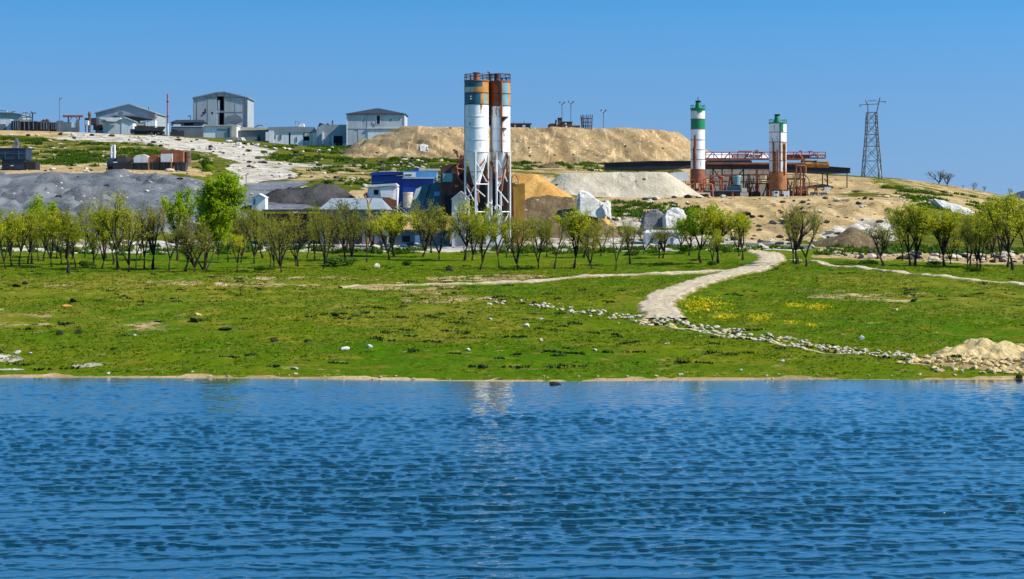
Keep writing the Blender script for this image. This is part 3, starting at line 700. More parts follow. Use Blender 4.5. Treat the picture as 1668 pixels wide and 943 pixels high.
slab('chalk_block', 'small white chalk block with a dark hollow beside the big sloping one', 'chalk', [(984, 349), (982, 334), (988, 326), (994, 330), (997, 352)], 255, 2, 'rock', 0.15, 2)
slab('boulder', 'dark grey boulder left half of the domed pale rocks above the white barn', 'gravel_grey', [(1044, 370), (1045, 358), (1050, 349), (1058, 343), (1070, 341), (1080, 344), (1087, 352), (1089, 370)], 262, 4, 'rock', 0.2, 3)
slab('boulder', 'white domed boulder above the white barn', 'chalk', [(1080, 368), (1081, 352), (1087, 343), (1096, 338), (1107, 337), (1115, 341), (1120, 350), (1121, 368)], 261, 4, 'rock', 0.2, 4)
slab('chalk_outcrop', 'white chalk outcrop on the grassy slope near the right edge', 'chalk', [(1536, 352), (1532, 338), (1519, 323), (1545, 327), (1570, 333), (1592, 345), (1590, 356), (1560, 352), (1548, 352)], 310, 5, 'rock', 0.25, 5)
slab('boulder', 'grey rock below the white chalk outcrop', 'brown_soil', [(1541, 378), (1540, 356), (1556, 349), (1574, 354), (1578, 378)], 306, 4, 'rock', 0.3, 6)
slab('boulder', 'white boulder at the foot of the big sand heap', 'chalk', [(683, 244), (684, 236), (690, 233), (697, 236), (696, 244)], 410, 2, 'rock', 0.35, 7)
slab('boulder', 'pointed grey boulder standing on the slope above the dark blue machine', 'gravel_grey', [(19, 240), (20, 229), (24, 224), (28, 231), (29, 240)], 392, 2, 'rock', 0.15, 8)
slab('boulder', 'brown rock hump on the skyline right of the lattice pylon', 'brown_soil', [(1430, 300), (1432, 293), (1448, 291), (1458, 295), (1462, 303)], 380, 5, 'rock', 0.3, 9)
slab('boulder', 'dark mossy rock on the skyline halfway to the bare tree', 'dark_stone', [(1460, 305), (1465, 301), (1471, 300), (1477, 305)], 385, 3, 'rock', 0.2, 10)
slab('boulder', 'white block lying among the green patch under the big sand heap', 'chalk', [(965, 282), (966, 276), (979, 276), (979, 282)], 372, 2, 'rock', 0.1, 11)
slab('boulder', 'brown rock hump in the green patch right of the silos', 'brown_soil', [(874, 276), (880, 268), (900, 264), (914, 270), (920, 277)], 375, 5, 'rock', 0.3, 12)

# ------------------------------------------------------------------ ridge buildings, left to right
def post_lamp(name, label, px, yb, yt, D, kind='street lamp', mat='galv', r=0.09, twin=False, group=None):
    t = T(name, label, kind, px, yb, D, group)
    t.bars('pole', mat, [[(px, yb + 8, 0), (px, yt, 0)]], r)
    h = []
    if twin:
        a = t.bars('arm', mat, [[(px - 3.6, yt - 1.5, 0), (px, yt + 1.2, 0), (px + 3.6, yt - 1.5, 0)]], r)
        for q in (-1, 1): t.box('lamp_head', 'mid_grey', px + q * 3.6 - 1.3, yt - 3.6, px + q * 3.6 + 1.3, yt - 1.2, -0.25, 0.35)
    else:
        t.bars('arm', mat, [[(px, yt + .5, 0), (px + 3, yt, -0.2)]], r * 0.8)
        t.box('lamp_head', 'mid_grey', px + 1.5, yt - 0.8, px + 4.6, yt + 0.8, -0.4, 0.1)
    return t

t = T('grey_shed', 'low grey flat-roofed shed at the left end of the ridge', 'shed', 14, 210, 500)
t.prism('wall', 'grey_wall', [(-40, 222), (35, 222), (35, 187), (20, 184.5), (-40, 183)], 0, 9)
t.prism('roof', 'roof_grey', [(-42, 182.9), (20, 184.3), (36.5, 187), (36.5, 185.8), (20, 183), (-42, 181.6)], -0.3, 9.3)
t.bars('roof_pipe', 'galv', [[(-6, 182, 2), (-6, 179, 2), (8, 180, 2), (9, 183, 2)], [(18, 184, 2), (18, 180.5, 2)], [(15, 181.5, 2), (22, 180.5, 2)]], 0.13)
t.box('door', 'white', 3, 199, 16, 212, -0.08, 0.1)
t = T('container', 'white container with a dark front half left of the metal gantry frame', 'container', 8, 212, 488)
t.box('body', 'white', -6, 194.5, 17.5, 216, 0, 2.4); t.box('side_panel', 'mid_grey', -8, 202, 10, 214, -0.25, -0.01)
for i, (x0, x1, y0, lb, mt) in enumerate([(18, 32, 196, 'dark grey bin with a taupe end panel beside the white container', 'dark_grey'), (32, 61, 197, 'widest black bin in the row below the metal gantry frame', 'black'), (62, 80, 198, 'dark bin heaped with scrap left of the first lamp post', 'dark_grey'), (81, 93, 199, 'small dark bin nearest the first lamp post', 'black')]):
    t = T('waste_bin', lb, 'bin', (x0 + x1) / 2, 212.5, 486 + i, 'dark bins along the ridge')
    t.prism('body', mt, [(x0 + 1, 217), (x1 - 1, 217), (x1, y0 + 1), (x0, y0 + 1)], 0, 3)
    t.boxes('rim', 'mid_grey', [(x0 - .6, y0, x1 + .6, y0 + 1.2, -0.12, 3.1)])
    t.boxes('rib', 'mid_grey', [(x0 + (x1 - x0) * f, y0 + 1.2, x0 + (x1 - x0) * f + 1, 211, -0.15, 0.2) for f in (.25, .5, .75)])
    if i == 2: t.prism('scrap_load', 'rust_dark', [(x0 + 2, y0), (x0 + 8, y0 - 4), (x0 + 10, y0 - 1), (x1 - 5, y0 - 5), (x1 - 1, y0)], .5, 2.5)
t = T('metal_gantry', 'grey tubular gantry frame standing above the black bins', 'gantry', 45, 212, 492)
t.bars('frame', 'galv', [[(36, 216, 0), (36, 187, 0), (38, 183.5, 0), (47, 183.5, 0), (49, 187, 0), (49, 216, 0)], [(36, 191, 0), (53, 191, 0)], [(42, 183.5, 0), (43.5, 195, 0)], [(36, 195.5, 0), (53, 195.5, 0)]], 0.13)
t.bars('post', 'rust_dark', [[(53, 216, 0), (53, 185, 0)]], 0.17)
t.prism('lamp_head', 'mid_grey', [(49.5, 182), (52, 181), (54, 183), (59, 183), (58, 185.2), (51, 185)], -.3, .3)
post_lamp('street_lamp', 'single-arm lamp post left of the reddish overhead beam', 97, 213, 160, 480)
t = T('loading_frame', 'reddish overhead beam on two posts right of the lamp post', 'gantry', 119, 212, 489)
t.box('beam', 'red_paint', 102.5, 187.6, 135, 190.6, -.5, 1.2)
for x in (111, 129): t.box('post', 'mid_grey', x - .8, 190.6, x + .8, 218, 0, .35)
t.bars('brace', 'mid_grey', [[(112, 197, .2), (117, 191, .2)], [(128, 197, .2), (123, 191, .2)]], .08)
t = T('block_wall', 'stepped grey block wall under the reddish overhead beam', 'wall', 112, 213, 486)
t.prism('wall', 'mid_grey', [(92, 222), (129, 222), (129, 195), (124, 195), (124, 207.5), (116, 207.5), (116, 198.5), (103, 198.5), (103, 196.3), (92, 196.5)], 0, .4)
t.box('white_panel', 'white', 116.3, 199, 123.5, 207.3, .1, .3)
t = T('vent_stack', 'brown vent stack with a flared cap left of the gabled hall', 'chimney', 146, 213, 482)
t.cyl('stack', 'brown_cabin', 146, 187, 220, 2.2, 2.5); t.cyl('cap', 'brown_cabin', 146, 181.5, 187, 1.4, 3.4, cap=True)
t.cyl('drum', 'white', 144.4, 197, 204, 2.0, d=-.8, cap=True)
t = T('water_tank', 'dark box tank behind the brown vent stack', 'tank', 151, 212, 492)
t.box('tank', 'dark_grey', 138, 192, 157, 203, 0, 3); t.bars('leg', 'dark_grey', [[(139, 203, .2), (139, 218, .2)], [(156, 203, .2), (156, 218, .2)]], .14)
t.box('side_panel', 'white', 139, 196, 146, 203, -.06, .1)

t = T('gabled_hall', 'wide grey gabled hall on the ridge with a sagging side awning', 'hall', 206, 217, 500)
gable(t, 156, 252, 184.5, 170.5, 210, 217, 16, 'grey_wall', 'roof_grey')
t.bars('roof_vent', 'galv', [[(190, 178, 4), (190, 171, 4)], [(210, 171, 3), (210, 168.5, 3)], [(237.5, 179, 4), (237.5, 172.5, 4)]], .16)
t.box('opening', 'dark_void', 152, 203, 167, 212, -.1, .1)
t.boxes('gable_vent', 'mid_grey', [(194.5, 181.5, 200.5, 185, -.08, .05)])
t.prism('awning', 'mid_grey', [(186, 188.5), (256, 186.5), (256, 192), (250, 195), (222, 190.5), (186, 190)], -3.2, -.05)
t.boxes('side_bay', 'white', [(241, 197, 256, 206, -3, -.1), (232, 197.5, 241, 200, -3, -.1)]); t.boxes('sill', 'cream', [(224, 200.5, 241, 205, -2.9, -.1)])
for x in (244, 255): t.bars('post', 'galv', [[(x, 192, -2.9), (x, 222, -2.9)]], .12)
t = T('white_house', 'small white gabled house with a bright roller door before the grey hall', 'house', 192, 219, 492)
gable(t, 168, 217, 198, 191, 199, 219, 4, 'pale_grey', 'roof_grey')
t.box('roller_door', 'white', 198, 200, 216.5, 219, -.1, .05)
t.prism('awning', 'white', [(165, 191.5), (198, 192), (199, 194), (190, 198.5), (175, 197.5), (173, 195), (165, 194)], -1.4, -.41)
t = T('tipper_truck', 'dark tipper truck standing right of the white house door', 'truck', 240, 220, 484)
t.prism('tipper_bed', 'dark_grey', [(219, 213), (262, 213), (267, 206), (257, 206), (255, 208), (245, 206.5), (240, 205), (219, 205.5)], 0, 2.6)
t.box('cab', 'dark_grey', 212, 210, 219, 217, .1, 2.5); t.box('windscreen', 'glass', 212.6, 210.6, 217, 213, .02, .1)
t.boxes('chassis', 'black', [(213, 213.6, 266, 217.5, .5, 2.1)])
for x in (217, 247, 259): t.cyl('wheel', 'rubber', x, 214, 220, 0.1) if False else None
def wheel(t, x, y, r, d0=0.0, d1=0.35, parent=None, mat='rubber'):
    m = MB(); a = t.l(x, y, d0); b = t.l(x, y, d1); m.tube([a, b], r * t.s, 16)
    w = t.put('wheel', m, mat, parent, None, True)
    m = MB(); m.tube([t.l(x, y, d0 - .03), t.l(x, y, d0 + .05)], r * t.s * .5, 12); t.put('rim', m, 'mid_grey', w, None, True)
    return w
for x in (217, 247, 258):
    for d in (.05, 2.2): wheel(t, x, 217.3, 3.0, d, d + .4)
t = T('low_container', 'dark low container in shade right of the red pole', 'container', 288, 222, 486)
t.prism('body', 'dark_grey', [(277, 226), (300, 226), (300, 213), (296, 212), (289, 214), (285, 212), (277, 215)], 0, 2.5); t.box('lid', 'black', 278, 210.8, 288, 212.5, 0.2, 2.2)
t = T('red_pole', 'dark red pole with insulator collars right of the tipper truck', 'pole', 273, 222, 478)
t.bars('pole', 'red_paint', [[(273, 232, 0), (273, 153, 0)]], .19); t.bars('collar', 'rust_dark', [[(273, 166.5, 0), (273, 164.5, 0)], [(273, 190, 0), (273, 188.5, 0)]], .32)
t.bars('base_sleeve', 'cream', [[(273, 230, 0), (273, 201, 0)]], .26)

t = T('long_shed', 'low dark-roofed shed at the left foot of the tall grey building', 'shed', 305, 222, 496)
eave(t, 279, 332, 200, 194, 222, 7, 'mid_grey', 'slate', 6)
t.boxes('opening', 'dark_void', [(300, 199.5, 315, 204.5, -.1, .1)]); t.boxes('white_bale', 'white', [(283, 203, 287, 206, -1, -.1), (288, 203, 294, 206, -1, -.1)])
t = T('wall_lamp', 'small floodlight post left of the tall grey building', 'floodlight', 309, 198, 498)
t.bars('pole', 'galv', [[(310.5, 205, 0), (310.5, 189.5, 0)]], .13); t.box('lamp_head', 'mid_grey', 306.5, 187.8, 311, 190, -.2, .3)
t = T('tall_building', 'tall grey gabled sheet building with a broken open centre bay', 'building', 360, 222, 500)
t.prism('wall', 'grey_wall', [(316, 240), (353, 240), (353, 151.5), (349, 151.6), (316, 159)], 0, 13)
t.prism('wall', 'grey_wall', [(365, 240), (402.5, 240), (402.5, 159.3), (366, 150.6), (365, 150.6)], -.0, 13)
t.box('lintel', 'grey_wall', 353.05, 150, 364.95, 156.5, .05, 13)
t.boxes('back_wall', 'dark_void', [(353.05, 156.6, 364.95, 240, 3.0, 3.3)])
t.box('floor_slab', 'grey_wall', 353.05, 180, 364.95, 183.5, .1, 3)
t.box('inner_sheet', 'white', 354, 163, 357.5, 179.8, .6, .8); t.box('broken_panel', 'grey_wall', 353.05, 183.6, 357, 205, .2, .4)
m = MB()
for poly in ([(313, 160.2), (353, 151.3), (366, 150.4), (366, 148.9), (353, 149.8), (313, 158.7)], [(366, 150.4), (405, 160), (405, 158.5), (366, 148.9)]):
    m.prism([(t.l(x, y).x, t.l(x, y).z) for x, y in poly], -.4, 13.4)
t.put('roof', m, 'roof_grey')
t.boxes('eave_beam', 'mid_grey', [(334, 158, 353, 159, -.12, .02), (366, 158.2, 403, 159.2, -.12, .02), (351.5, 150, 353, 156, -.14, .02), (365, 150, 366.2, 222, -.14, .02)])
t.boxes('wall_hole', 'dark_void', [(333.5, 177, 335.5, 184.5, -.05, .02), (330.5, 182, 333, 186.5, -.05, .02), (328, 187, 330, 189, -.05, .02), (345, 182, 347.3, 185.5, -.05, .02)])
t.prism('rubble_patch', 'mid_grey', [(367, 195), (369, 190), (377, 188), (385, 186), (393, 191), (396, 197), (386, 201), (375, 199), (369, 203)], -.07, .02)
t.boxes('panel_seam', 'mid_grey', [(320.5, 163, 321, 200, -.05, .02), (338, 160, 338.4, 203, -.05, .02), (382.5, 160, 382.9, 186, -.05, .02), (398, 160, 398.5, 205, -.05, .02), (366.5, 182, 396, 182.6, -.08, .02)])
t.bars('downpipe', 'galv', [[(315.5, 160, -.15), (315.5, 205, -.15)], [(402.8, 160, -.15), (402.8, 207, -.15)]], .12)
t.bars('antenna', 'galv', [[(388.6, 156, 3), (388.6, 152, 3)]], .14)
t = T('white_annex', 'white flat-roofed annex with grey doors before the tall grey building', 'annex', 357, 226, 490)
t.box('wall', 'white', 331.5, 205.5, 386, 240, 0, 6); t.box('roof', 'concrete', 330, 203.5, 387, 205.4, -.4, 6.3)
t.box('door', 'grey_wall', 353.5, 209.5, 370, 224.5, -.1, .05); t.box('side_wall', 'cream', 377.5, 205.4, 385.5, 224.5, -.5, -.02); t.box('downpipe', 'mid_grey', 370.6, 208, 374, 224, -.12, .03)
t = T('block_wall', 'low grey wall left of the white annex', 'wall', 306, 224, 489)
t.box('wall', 'mid_grey', 280, 206.5, 331, 232, 0, .4); t.box('coping', 'pale_grey', 279, 205.2, 331, 206.4, -.08, .5)
t = T('flat_roof_hut', 'cream roofed hut in shade right of the white annex', 'hut', 415, 232, 492)
t.box('wall', 'mid_grey', 386.5, 212, 437, 244, 0, 5); t.prism('roof', 'cream', [(391, 212.5), (437, 211.5), (437, 208.5), (420, 208), (395, 207)], -.4, 5.3)
t.box('doorway', 'dark_void', 420.5, 220, 423.5, 229, -.08, .04); t.bars('roof_pipe', 'mid_grey', [[(413, 207, 2), (419, 203.5, 2), (427, 203.5, 2), (427, 205.5, 2)]], .22)
slab('boulder', 'grey boulder fallen against the white annex', 'gravel_grey', [(372, 230), (374, 225), (381, 222), (390, 225), (392, 231)], 484, 2.5, 'rock', .2, 21)
slab('chalk_block', 'white leaning chalk slab between annex and cream-roofed hut', 'chalk', [(391, 233), (391, 224), (396, 223), (405, 234)], 483, 1.5, 'rock', .15, 22)
t = T('ruined_row', 'long low white row of ruined rooms with broken doorways', 'building', 480, 238, 490)
t.boxes('wall', 'white', [(438, 213, 446, 246, 0, .4), (443, 216, 470, 248, .2, 5), (473, 216, 494, 248, .2, 5), (509, 216, 516, 248, .1, 5)])
t.boxes('dark_bay', 'dark_void', [(470, 214, 473, 240, .3, 4.8), (494, 214, 509, 240, 1.0, 4.8)])
t.prism('roof', 'roof_grey', [(437, 215.9), (516, 215.9), (513, 207), (480, 206), (437, 207)], .05, 5.4)
t.box('beam', 'pale_grey', 496, 217, 509, 222, .1, .9); t.boxes('low_wall', 'grey_wall', [(495, 229, 504, 246, .1, .5)]); t.boxes('pillar', 'cream', [(504, 218, 509, 246, .05, .5)])
t.boxes('door', 'mid_grey', [(447, 219, 449, 226, .08, .3), (455.5, 219, 458.5, 227, .08, .3), (482, 223, 484, 231, .08, .3)])
t.box('inner_sheet', 'white', 433, 215, 441, 229.5, -.5, -.4)
t = T('solar_heater', 'white solar water heater tank on the ruined row roof', 'water heater', 488, 207, 491)
t.prism('tank', 'white', [(483, 208), (496, 208), (494, 201), (486, 199.5)], .5, 2); t.bars('panel_frame', 'galv', [[(481.5, 208, .4), (480.5, 197.5, .4), (489, 198.5, .4), (483, 208, .4)]], .1)
t = T('grey_annex', 'grey flat-roofed annex adjoining the white building with dark roof', 'annex', 540, 240, 488)
t.prism('wall', 'grey_wall', [(515.5, 250), (566, 250), (566, 203), (524, 203), (520, 207), (515.5, 207.5)], 0, 7)
t.bars('chimney', 'mid_grey', [[(541, 204, 2), (541, 195.5, 2)]], .28); t.prism('roof_heap', 'dark_grey', [(517, 206), (520, 199.5), (525, 201), (529, 203), (533, 200), (537, 203), (537, 204)], 1, 2)
t.box('shutter', 'dark_void', 543.5, 221.5, 558, 233, -.1, .05); t.boxes('pilaster', 'white', [(524.5, 216, 527.5, 235, -.4, -.02), (541, 221, 543, 240, -.2, -.02)])
t.prism('plaster_patch', 'concrete', [(516, 236), (520, 223), (526, 226), (536, 222), (537, 240), (516, 240)], -.06, .02)
t.boxes('bin', 'black', [(547, 233.5, 560, 241, -1.2, -.2)]); t.boxes('white_crate', 'white', [(559, 234, 565, 241, -1.3, -.2)])
t = T('white_building', 'big two-storey white building with a dark pyramid roof', 'building', 612, 240, 478)
eave(t, 565, 659, 186, 174, 240, 13, 'light_grey', 'slate', 46, 1.8)
t.boxes('roller_door', 'white', [(599, 212, 643, 241, -.12, .02)]); t.boxes('door_foot', 'white_steel', [(599, 235, 643, 236, -.2, -.12)])
t.box('side_door', 'white', 643.6, 218, 657, 238, -.1, .02); t.boxes('lintel', 'concrete', [(598, 208.5, 658, 210.5, -.3, .02), (643.6, 210.6, 646, 217, -.25, .02)])
window(t, 613.5, 188, 619, 202); t.boxes('corner_trim', 'white', [(564.3, 186.1, 565.6, 241, -.09, .02), (658, 186.1, 659.4, 241, -.09, .02), (597.3, 209, 598.3, 241, -.07, .02)])
t.boxes('wall_hole', 'mid_grey', [(591, 196, 593, 198, -.05, .02), (605.5, 199, 607, 204, -.05, .02), (608, 202, 610.5, 206.5, -.05, .02), (635, 193.5, 638, 197, -.05, .02), (650, 192, 651, 196, -.05, .02)])
t.boxes('panel_seam', 'mid_grey', [(565, 209.5, 597, 210.2, -.05, .02), (583, 211, 583.4, 240, -.05, .02), (578.5, 209.5, 583, 211.5, -.08, .02), (597.6, 186.5, 598, 208, -.05, .02)])
t.boxes('vent', 'black', [(566, 236, 576, 240, -.15, .02), (584.5, 236, 586, 240, -.1, .02)])

# things on the big sand heap
t = T('cabin', 'flat-roofed glazed cabin on the sand heap just right of the silos', 'cabin', 850, 211, 430)
t.box('floor_slab', 'concrete', 832, 208.5, 865, 213, 0, 3); t.boxes('wall', 'brown_cabin', [(832, 202.5, 838, 208.5, .2, 2.5), (840, 202.5, 851, 208.5, .2, 2.8), (856, 203, 857, 208.5, .2, 2.5)])
t.box('roof', 'brown_cabin', 831, 200.5, 866, 202.4, -.3, 3.2); t.box('pane', 'glass', 857, 202.5, 864, 208.4, .3, 2.4); t.bars('post', 'mid_grey', [[(854, 201, 1), (854, 197.5, 1)], [(836.5, 201, 1), (836.5, 198, 1)]], .1)
t = T('brown_cabin', 'brown cabin with a raised tower on top of the big sand heap', 'cabin', 918, 211, 430)
t.boxes('wall', 'brown_cabin', [(907, 203, 915, 213, 0, 4), (909, 192.5, 916, 203, .3, 3.5), (916, 199, 932, 213, -.2, 4)]); t.prism('side_shed', 'rust_dark', [(892, 213), (893, 203), (896, 201), (903, 201), (907, 204), (907, 213)], .3, 3.5)
t.box('tank', 'brown_cabin', 933, 204, 945, 213, .5, 3); t.boxes('window', 'white', [(921, 205, 924, 208, -.26, -.15), (920, 200.5, 923, 202.5, -.26, -.15)]); t.boxes('roof', 'rust_dark', [(908.5, 191.5, 916.5, 192.5, .2, 3.6), (915.6, 198, 932.5, 199, -.3, 4.1)])
t.bars('pipe', 'rust_dark', [[(905, 203, .5), (906, 195, .5)]], .2)
post_lamp('floodlight_mast', 'left twin-headed floodlight mast of the pair by the brown cabin', 915.5, 212, 169, 430, 'floodlight mast', twin=True, group='floodlight masts on the sand heap')
post_lamp('floodlight_mast', 'right twin-headed floodlight mast of the pair by the brown cabin', 930, 212, 168, 430, 'floodlight mast', twin=True, group='floodlight masts on the sand heap')
post_lamp('floodlight_mast', 'lone twin-headed floodlight mast right of the rebar cage', 983, 213, 182, 430, 'floodlight mast', twin=True, group='floodlight masts on the sand heap')
t = T('rebar_cage', 'cage of upright rusty rods on the sand heap', 'rebar cage', 956, 210, 430)
cg = []
for a in range(14):
    th = a / 14 * 6.283; cg.append([(956 + 8 * math.cos(th), 213, 1.1 * math.sin(th)), (956 + 9.5 * math.cos(th) + random.uniform(-1, 1), 187 + random.uniform(-1, 3), 1.3 * math.sin(th))])
t.bars('rod', 'rust_dark', cg, .075, n=5)
t.bars('hoop', 'rust_dark', [[(956 + 8.6 * math.cos(k / 16 * 6.283), y, 1.2 * math.sin(k / 16 * 6.283)) for k in range(17)] for y in (193, 199, 205)], .05, n=5)

# ------------------------------------------------------------------ machines and skips on the left shelf
t = T('crusher', 'dark blue crushing machine with stacked housings at the left edge', 'machine', 22, 277, 318)
t.box('lower_housing', 'navy', 3, 260, 40, 275, 0, 3.6); t.box('upper_housing', 'navy', -8, 242, 42.5, 259.8, -.2, 3.8); t.boxes('hatch', 'black', [(6, 261.5, 14, 269, -.08, .02), (14, 271, 24, 276.5, -.1, .3)])
t.boxes('rib', 'teal', [(8.5, 247, 9.6, 259, -.32, -.18), (30.3, 245, 31.6, 259, -.32, -.18), (-8, 250, 42, 250.8, -.3, -.18)]); t.box('rim', 'navy', -9, 241, 43.5, 242.2, -.3, 3.9)
t.box('side_bin', 'black', 41.5, 263, 58, 279, 0, 3); t.boxes('skid', 'black', [(2, 275, 40, 280, .2, .8), (2, 275, 40, 280, 2.8, 3.4)]); t.prism('nameplate', 'white', [(17, 269), (22, 268.8), (21.5, 270.5), (17.5, 270.5)], -.06, .02)
t = T('tank_wagon', 'black rounded tank body at the left end of the row of skips', 'tank', 192, 277, 322)
m = MB(); m.tube([t.l(172, 266, 1.3), t.l(174, 266, 1.3), t.l(203, 267, 1.3), t.l(205, 267, 1.3)], [.55, .98, .98, .6], 18); t.put('tank', m, 'navy', None, None, True)
t.box('tray', 'black', 184, 265.5, 217, 281, -.1, 2.6); t.prism('hopper', 'dark_grey', [(187, 265.4), (190, 254.5), (204, 253.5), (208, 265.4)], .3, 2.3); t.boxes('plate', 'white', [(185, 263.5, 191, 265, -.16, -.05)])
t.boxes('skid', 'black', [(172, 274, 184, 281, .3, 2.3)]); t.box('cover', 'brown_cabin', 205, 255.5, 217, 264, .4, 2.4)
t = T('standpipe', 'white double standpipe behind the black tank body', 'pipe', 184, 256, 328)
t.bars('pipe', 'white', [[(181.5, 262, 0), (181.5, 239, 0)], [(186.5, 262, 0), (186.5, 236, 0)]], .2); t.bars('crosspiece', 'white', [[(181.5, 249, 0), (186.5, 249, 0)], [(181.5, 239.5, 0), (186.5, 236.5, 0)]], .16)
def skip_(label, x0, x1, yr, yb, D, mat, cover=None, cov=None, post=None):
    t = T('skip', label, 'skip', (x0 + x1) / 2, yb, D, 'skips standing in a row on the left shelf')
    t.prism('body', mat, [(x0 + 1.5, yb + 4), (x1 - 1.5, yb + 4), (x1, yr + 1), (x0, yr + 1)], 0, 2.2)
    t.box('rim', mat, x0 - .5, yr, x1 + .5, yr + 1.1, -.1, 2.3); t.boxes('rib', mat, [(x0 + (x1 - x0) * f - .5, yr + 1.1, x0 + (x1 - x0) * f + .5, yb, -.1, .2) for f in (.3, .7)])
    if cover: t.prism('cover', cover, cov, .2, 2.0)
    if post: t.boxes('post', 'rust_orange', [(p - .8, yr - 6, p + .8, yb + 3, -.25, -.11) for p in post])
skip_('black skip with a pale peaked cover in the row of skips', 218, 240.5, 265, 277, 322, 'black', 'pale_grey', [(217.5, 264.8), (217, 257), (222, 252.5), (233, 251), (240, 254), (240.5, 264.8)])
skip_('dark skip with a rusty brown heap in the row of skips', 243, 260, 264, 277, 322.5, 'dark_grey', 'rust', [(242.5, 263.8), (243, 254), (250, 251), (257, 253), (260, 263.8)], (242.5,))
skip_('dark skip topped by a pale box with orange posts', 261, 280, 264, 277, 322, 'black', 'pale_grey', [(261.5, 263.8), (261.5, 250.5), (280, 250), (280, 263.8)], (279.5,))
skip_('rust-red skip at the right end of the row beside the round drum', 283, 303, 264, 276.5, 322.5, 'dark_grey', 'rust', [(281, 263.8), (281, 246), (290, 243.5), (298, 246), (298, 263.8)])
t = T('rusty_sheet', 'flat rusty sheet lying across the skips with pale cover', 'sheet', 276, 249, 324)
t.box('sheet', 'rust', 261, 244, 284, 249.5, 0, 2); t.box('edge_strip', 'rust_dark', 260.5, 249.6, 284.5, 250.4, -.1, 2.1)
t = T('drum', 'dark round drum at the right end of the skips', 'drum', 304.5, 264, 324)
t.cyl('shell', 'brown_cabin', 304.5, 247.5, 268, 6, d=.6, cap=True); t.cyl('hoop', 'rust_dark', 304.5, 255, 256.2, 6.4, d=.6, thick=.08)

# ------------------------------------------------------------------ middle ground: sheds, cabin, blue shed, machinery
post_lamp('street_lamp', 'thin lamp post on the pale quarry slope above the small white house', 401, 322, 283, 285, r=0.06)
t = T('white_house', 'tiny white gabled house among the trees left of the long grey shed', 'house', 421, 333, 268)
gable(t, 410, 432, 321.5, 316, 422, 334, 3, 'white', 'white', 1, .8); t.box('doorway', 'mid_grey', 413, 324, 416, 333, -.06, .03)
t = T('grey_shed', 'long grey shed with a wide pitched roof behind the trees', 'shed', 540, 400, 244)
eave(t, 522, 628, 342, 322, 402, 11, 'mid_grey', 'roof_grey', 14, 2)
t.boxes('door', 'dark_void', [(530, 352, 552, 402, -.06, .05), (570, 356, 590, 402, -.06, .05)]); t.boxes('window', 'white', [(556, 356, 566, 368, -.06, .05), (604, 360, 612, 372, -.06, .05)]); t.boxes('gutter', 'dark_grey', [(520, 342.2, 630, 344, -.5, -.41)])
t = T('timber_frame', 'dark timber lean-to at the left end of the long grey shed', 'lean-to', 452, 398, 243)
t.box('roof', 'dark_grey', 428, 341, 520, 344.5, -.4, 4); t.boxes('post', 'dark_grey', [(430, 344.5, 432, 404, 0, .2), (449, 344.5, 451, 404, 0, .2), (474, 344.5, 476, 404, 0, .2), (500, 344.5, 502, 404, 0, .2)]); t.box('back_wall', 'brown_cabin', 429, 348, 519, 404, 3.4, 3.7)
t = T('wrecked_cabin', 'wrecked white cabin tilted above the long grey shed roof', 'cabin', 622, 338, 262)
t.prism('wall', 'white', [(602, 336), (597, 322), (600, 303), (644, 300), (648, 306), (646, 338)], 0, 3)
t.prism('roof', 'pale_grey', [(596, 306), (600, 301.5), (645, 298.5), (649, 303), (645, 302), (601, 304.5)], -.5, 3.3); t.box('window', 'dark_void', 609, 309, 616.5, 317, -.06, .05)
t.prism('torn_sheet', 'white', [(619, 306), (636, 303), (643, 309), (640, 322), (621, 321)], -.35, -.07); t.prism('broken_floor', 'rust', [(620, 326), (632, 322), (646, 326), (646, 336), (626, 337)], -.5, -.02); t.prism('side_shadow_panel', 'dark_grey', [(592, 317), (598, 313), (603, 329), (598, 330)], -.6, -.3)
t.box('window', 'white', 602.5, 309, 607, 321, -.08, .05)
t = T('rusty_post', 'rusty orange leaning post before the wrecked cabin', 'post', 599, 402, 236)
t.bars('post', 'rust_orange', [[(597, 412, 0), (600, 372, 0), (601.5, 345, 0), (599, 326, 0)]], .12); t.bars('arm', 'rust_orange', [[(599, 327, 0), (594, 318, 0)], [(601, 333, 0), (606, 322, 0)]], .08)
t = T('white_pole', 'short white pole beside the wrecked cabin', 'pole', 647, 336, 260)
t.bars('pole', 'white_steel', [[(647, 345, 0), (647, 304, 0)]], .09); t.box('cap', 'white', 645.5, 302.5, 648.5, 304.6, -.12, .12)
t = T('blue_shed', 'deep blue sheet-metal shed with a light blue upper band', 'shed', 660, 345, 276)
t.box('wall', 'blue', 605, 286, 656, 352, 0, 6); t.box('wall', 'blue', 656.05, 291, 706, 352, -.3, 6, label='brighter blue right half')
t.prism('roof', 'blue', [(603.5, 285.9), (656, 283.8), (656, 280), (616, 280), (604, 281.5)], -.3, 6.3); t.prism('roof_edge', 'white_steel', [(617, 280), (656, 279.5), (656, 279), (617, 279)], -.35, 6)
t.box('upper_band', 'blue_light', 656.1, 279, 711, 289.5, -.5, 5); t.boxes('gutter', 'pale_grey', [(656, 289.6, 708, 290.8, -.6, 0)]); t.boxes('sign_panel', 'white', [(658, 281, 677, 288.5, -.58, -.45)]); t.boxes('window', 'dark_void', [(660, 284, 671, 286, -.62, -.55)])
t.prism('loft', 'blue', [(671, 278.9), (678, 273), (682, 273), (682, 278.9)], 0, 3); t.box('roof_plank', 'cream', 682.2, 274.5, 718, 278, 0, 2.5); t.prism('dent_strip', 'teal', [(606, 297), (625, 295), (640, 291), (656, 290.5), (656, 291.5), (640, 292.5), (625, 297), (606, 298.4)], -.06, .02)
t = T('water_butt', 'round concrete cistern before the blue shed', 'cistern', 664, 332, 266)
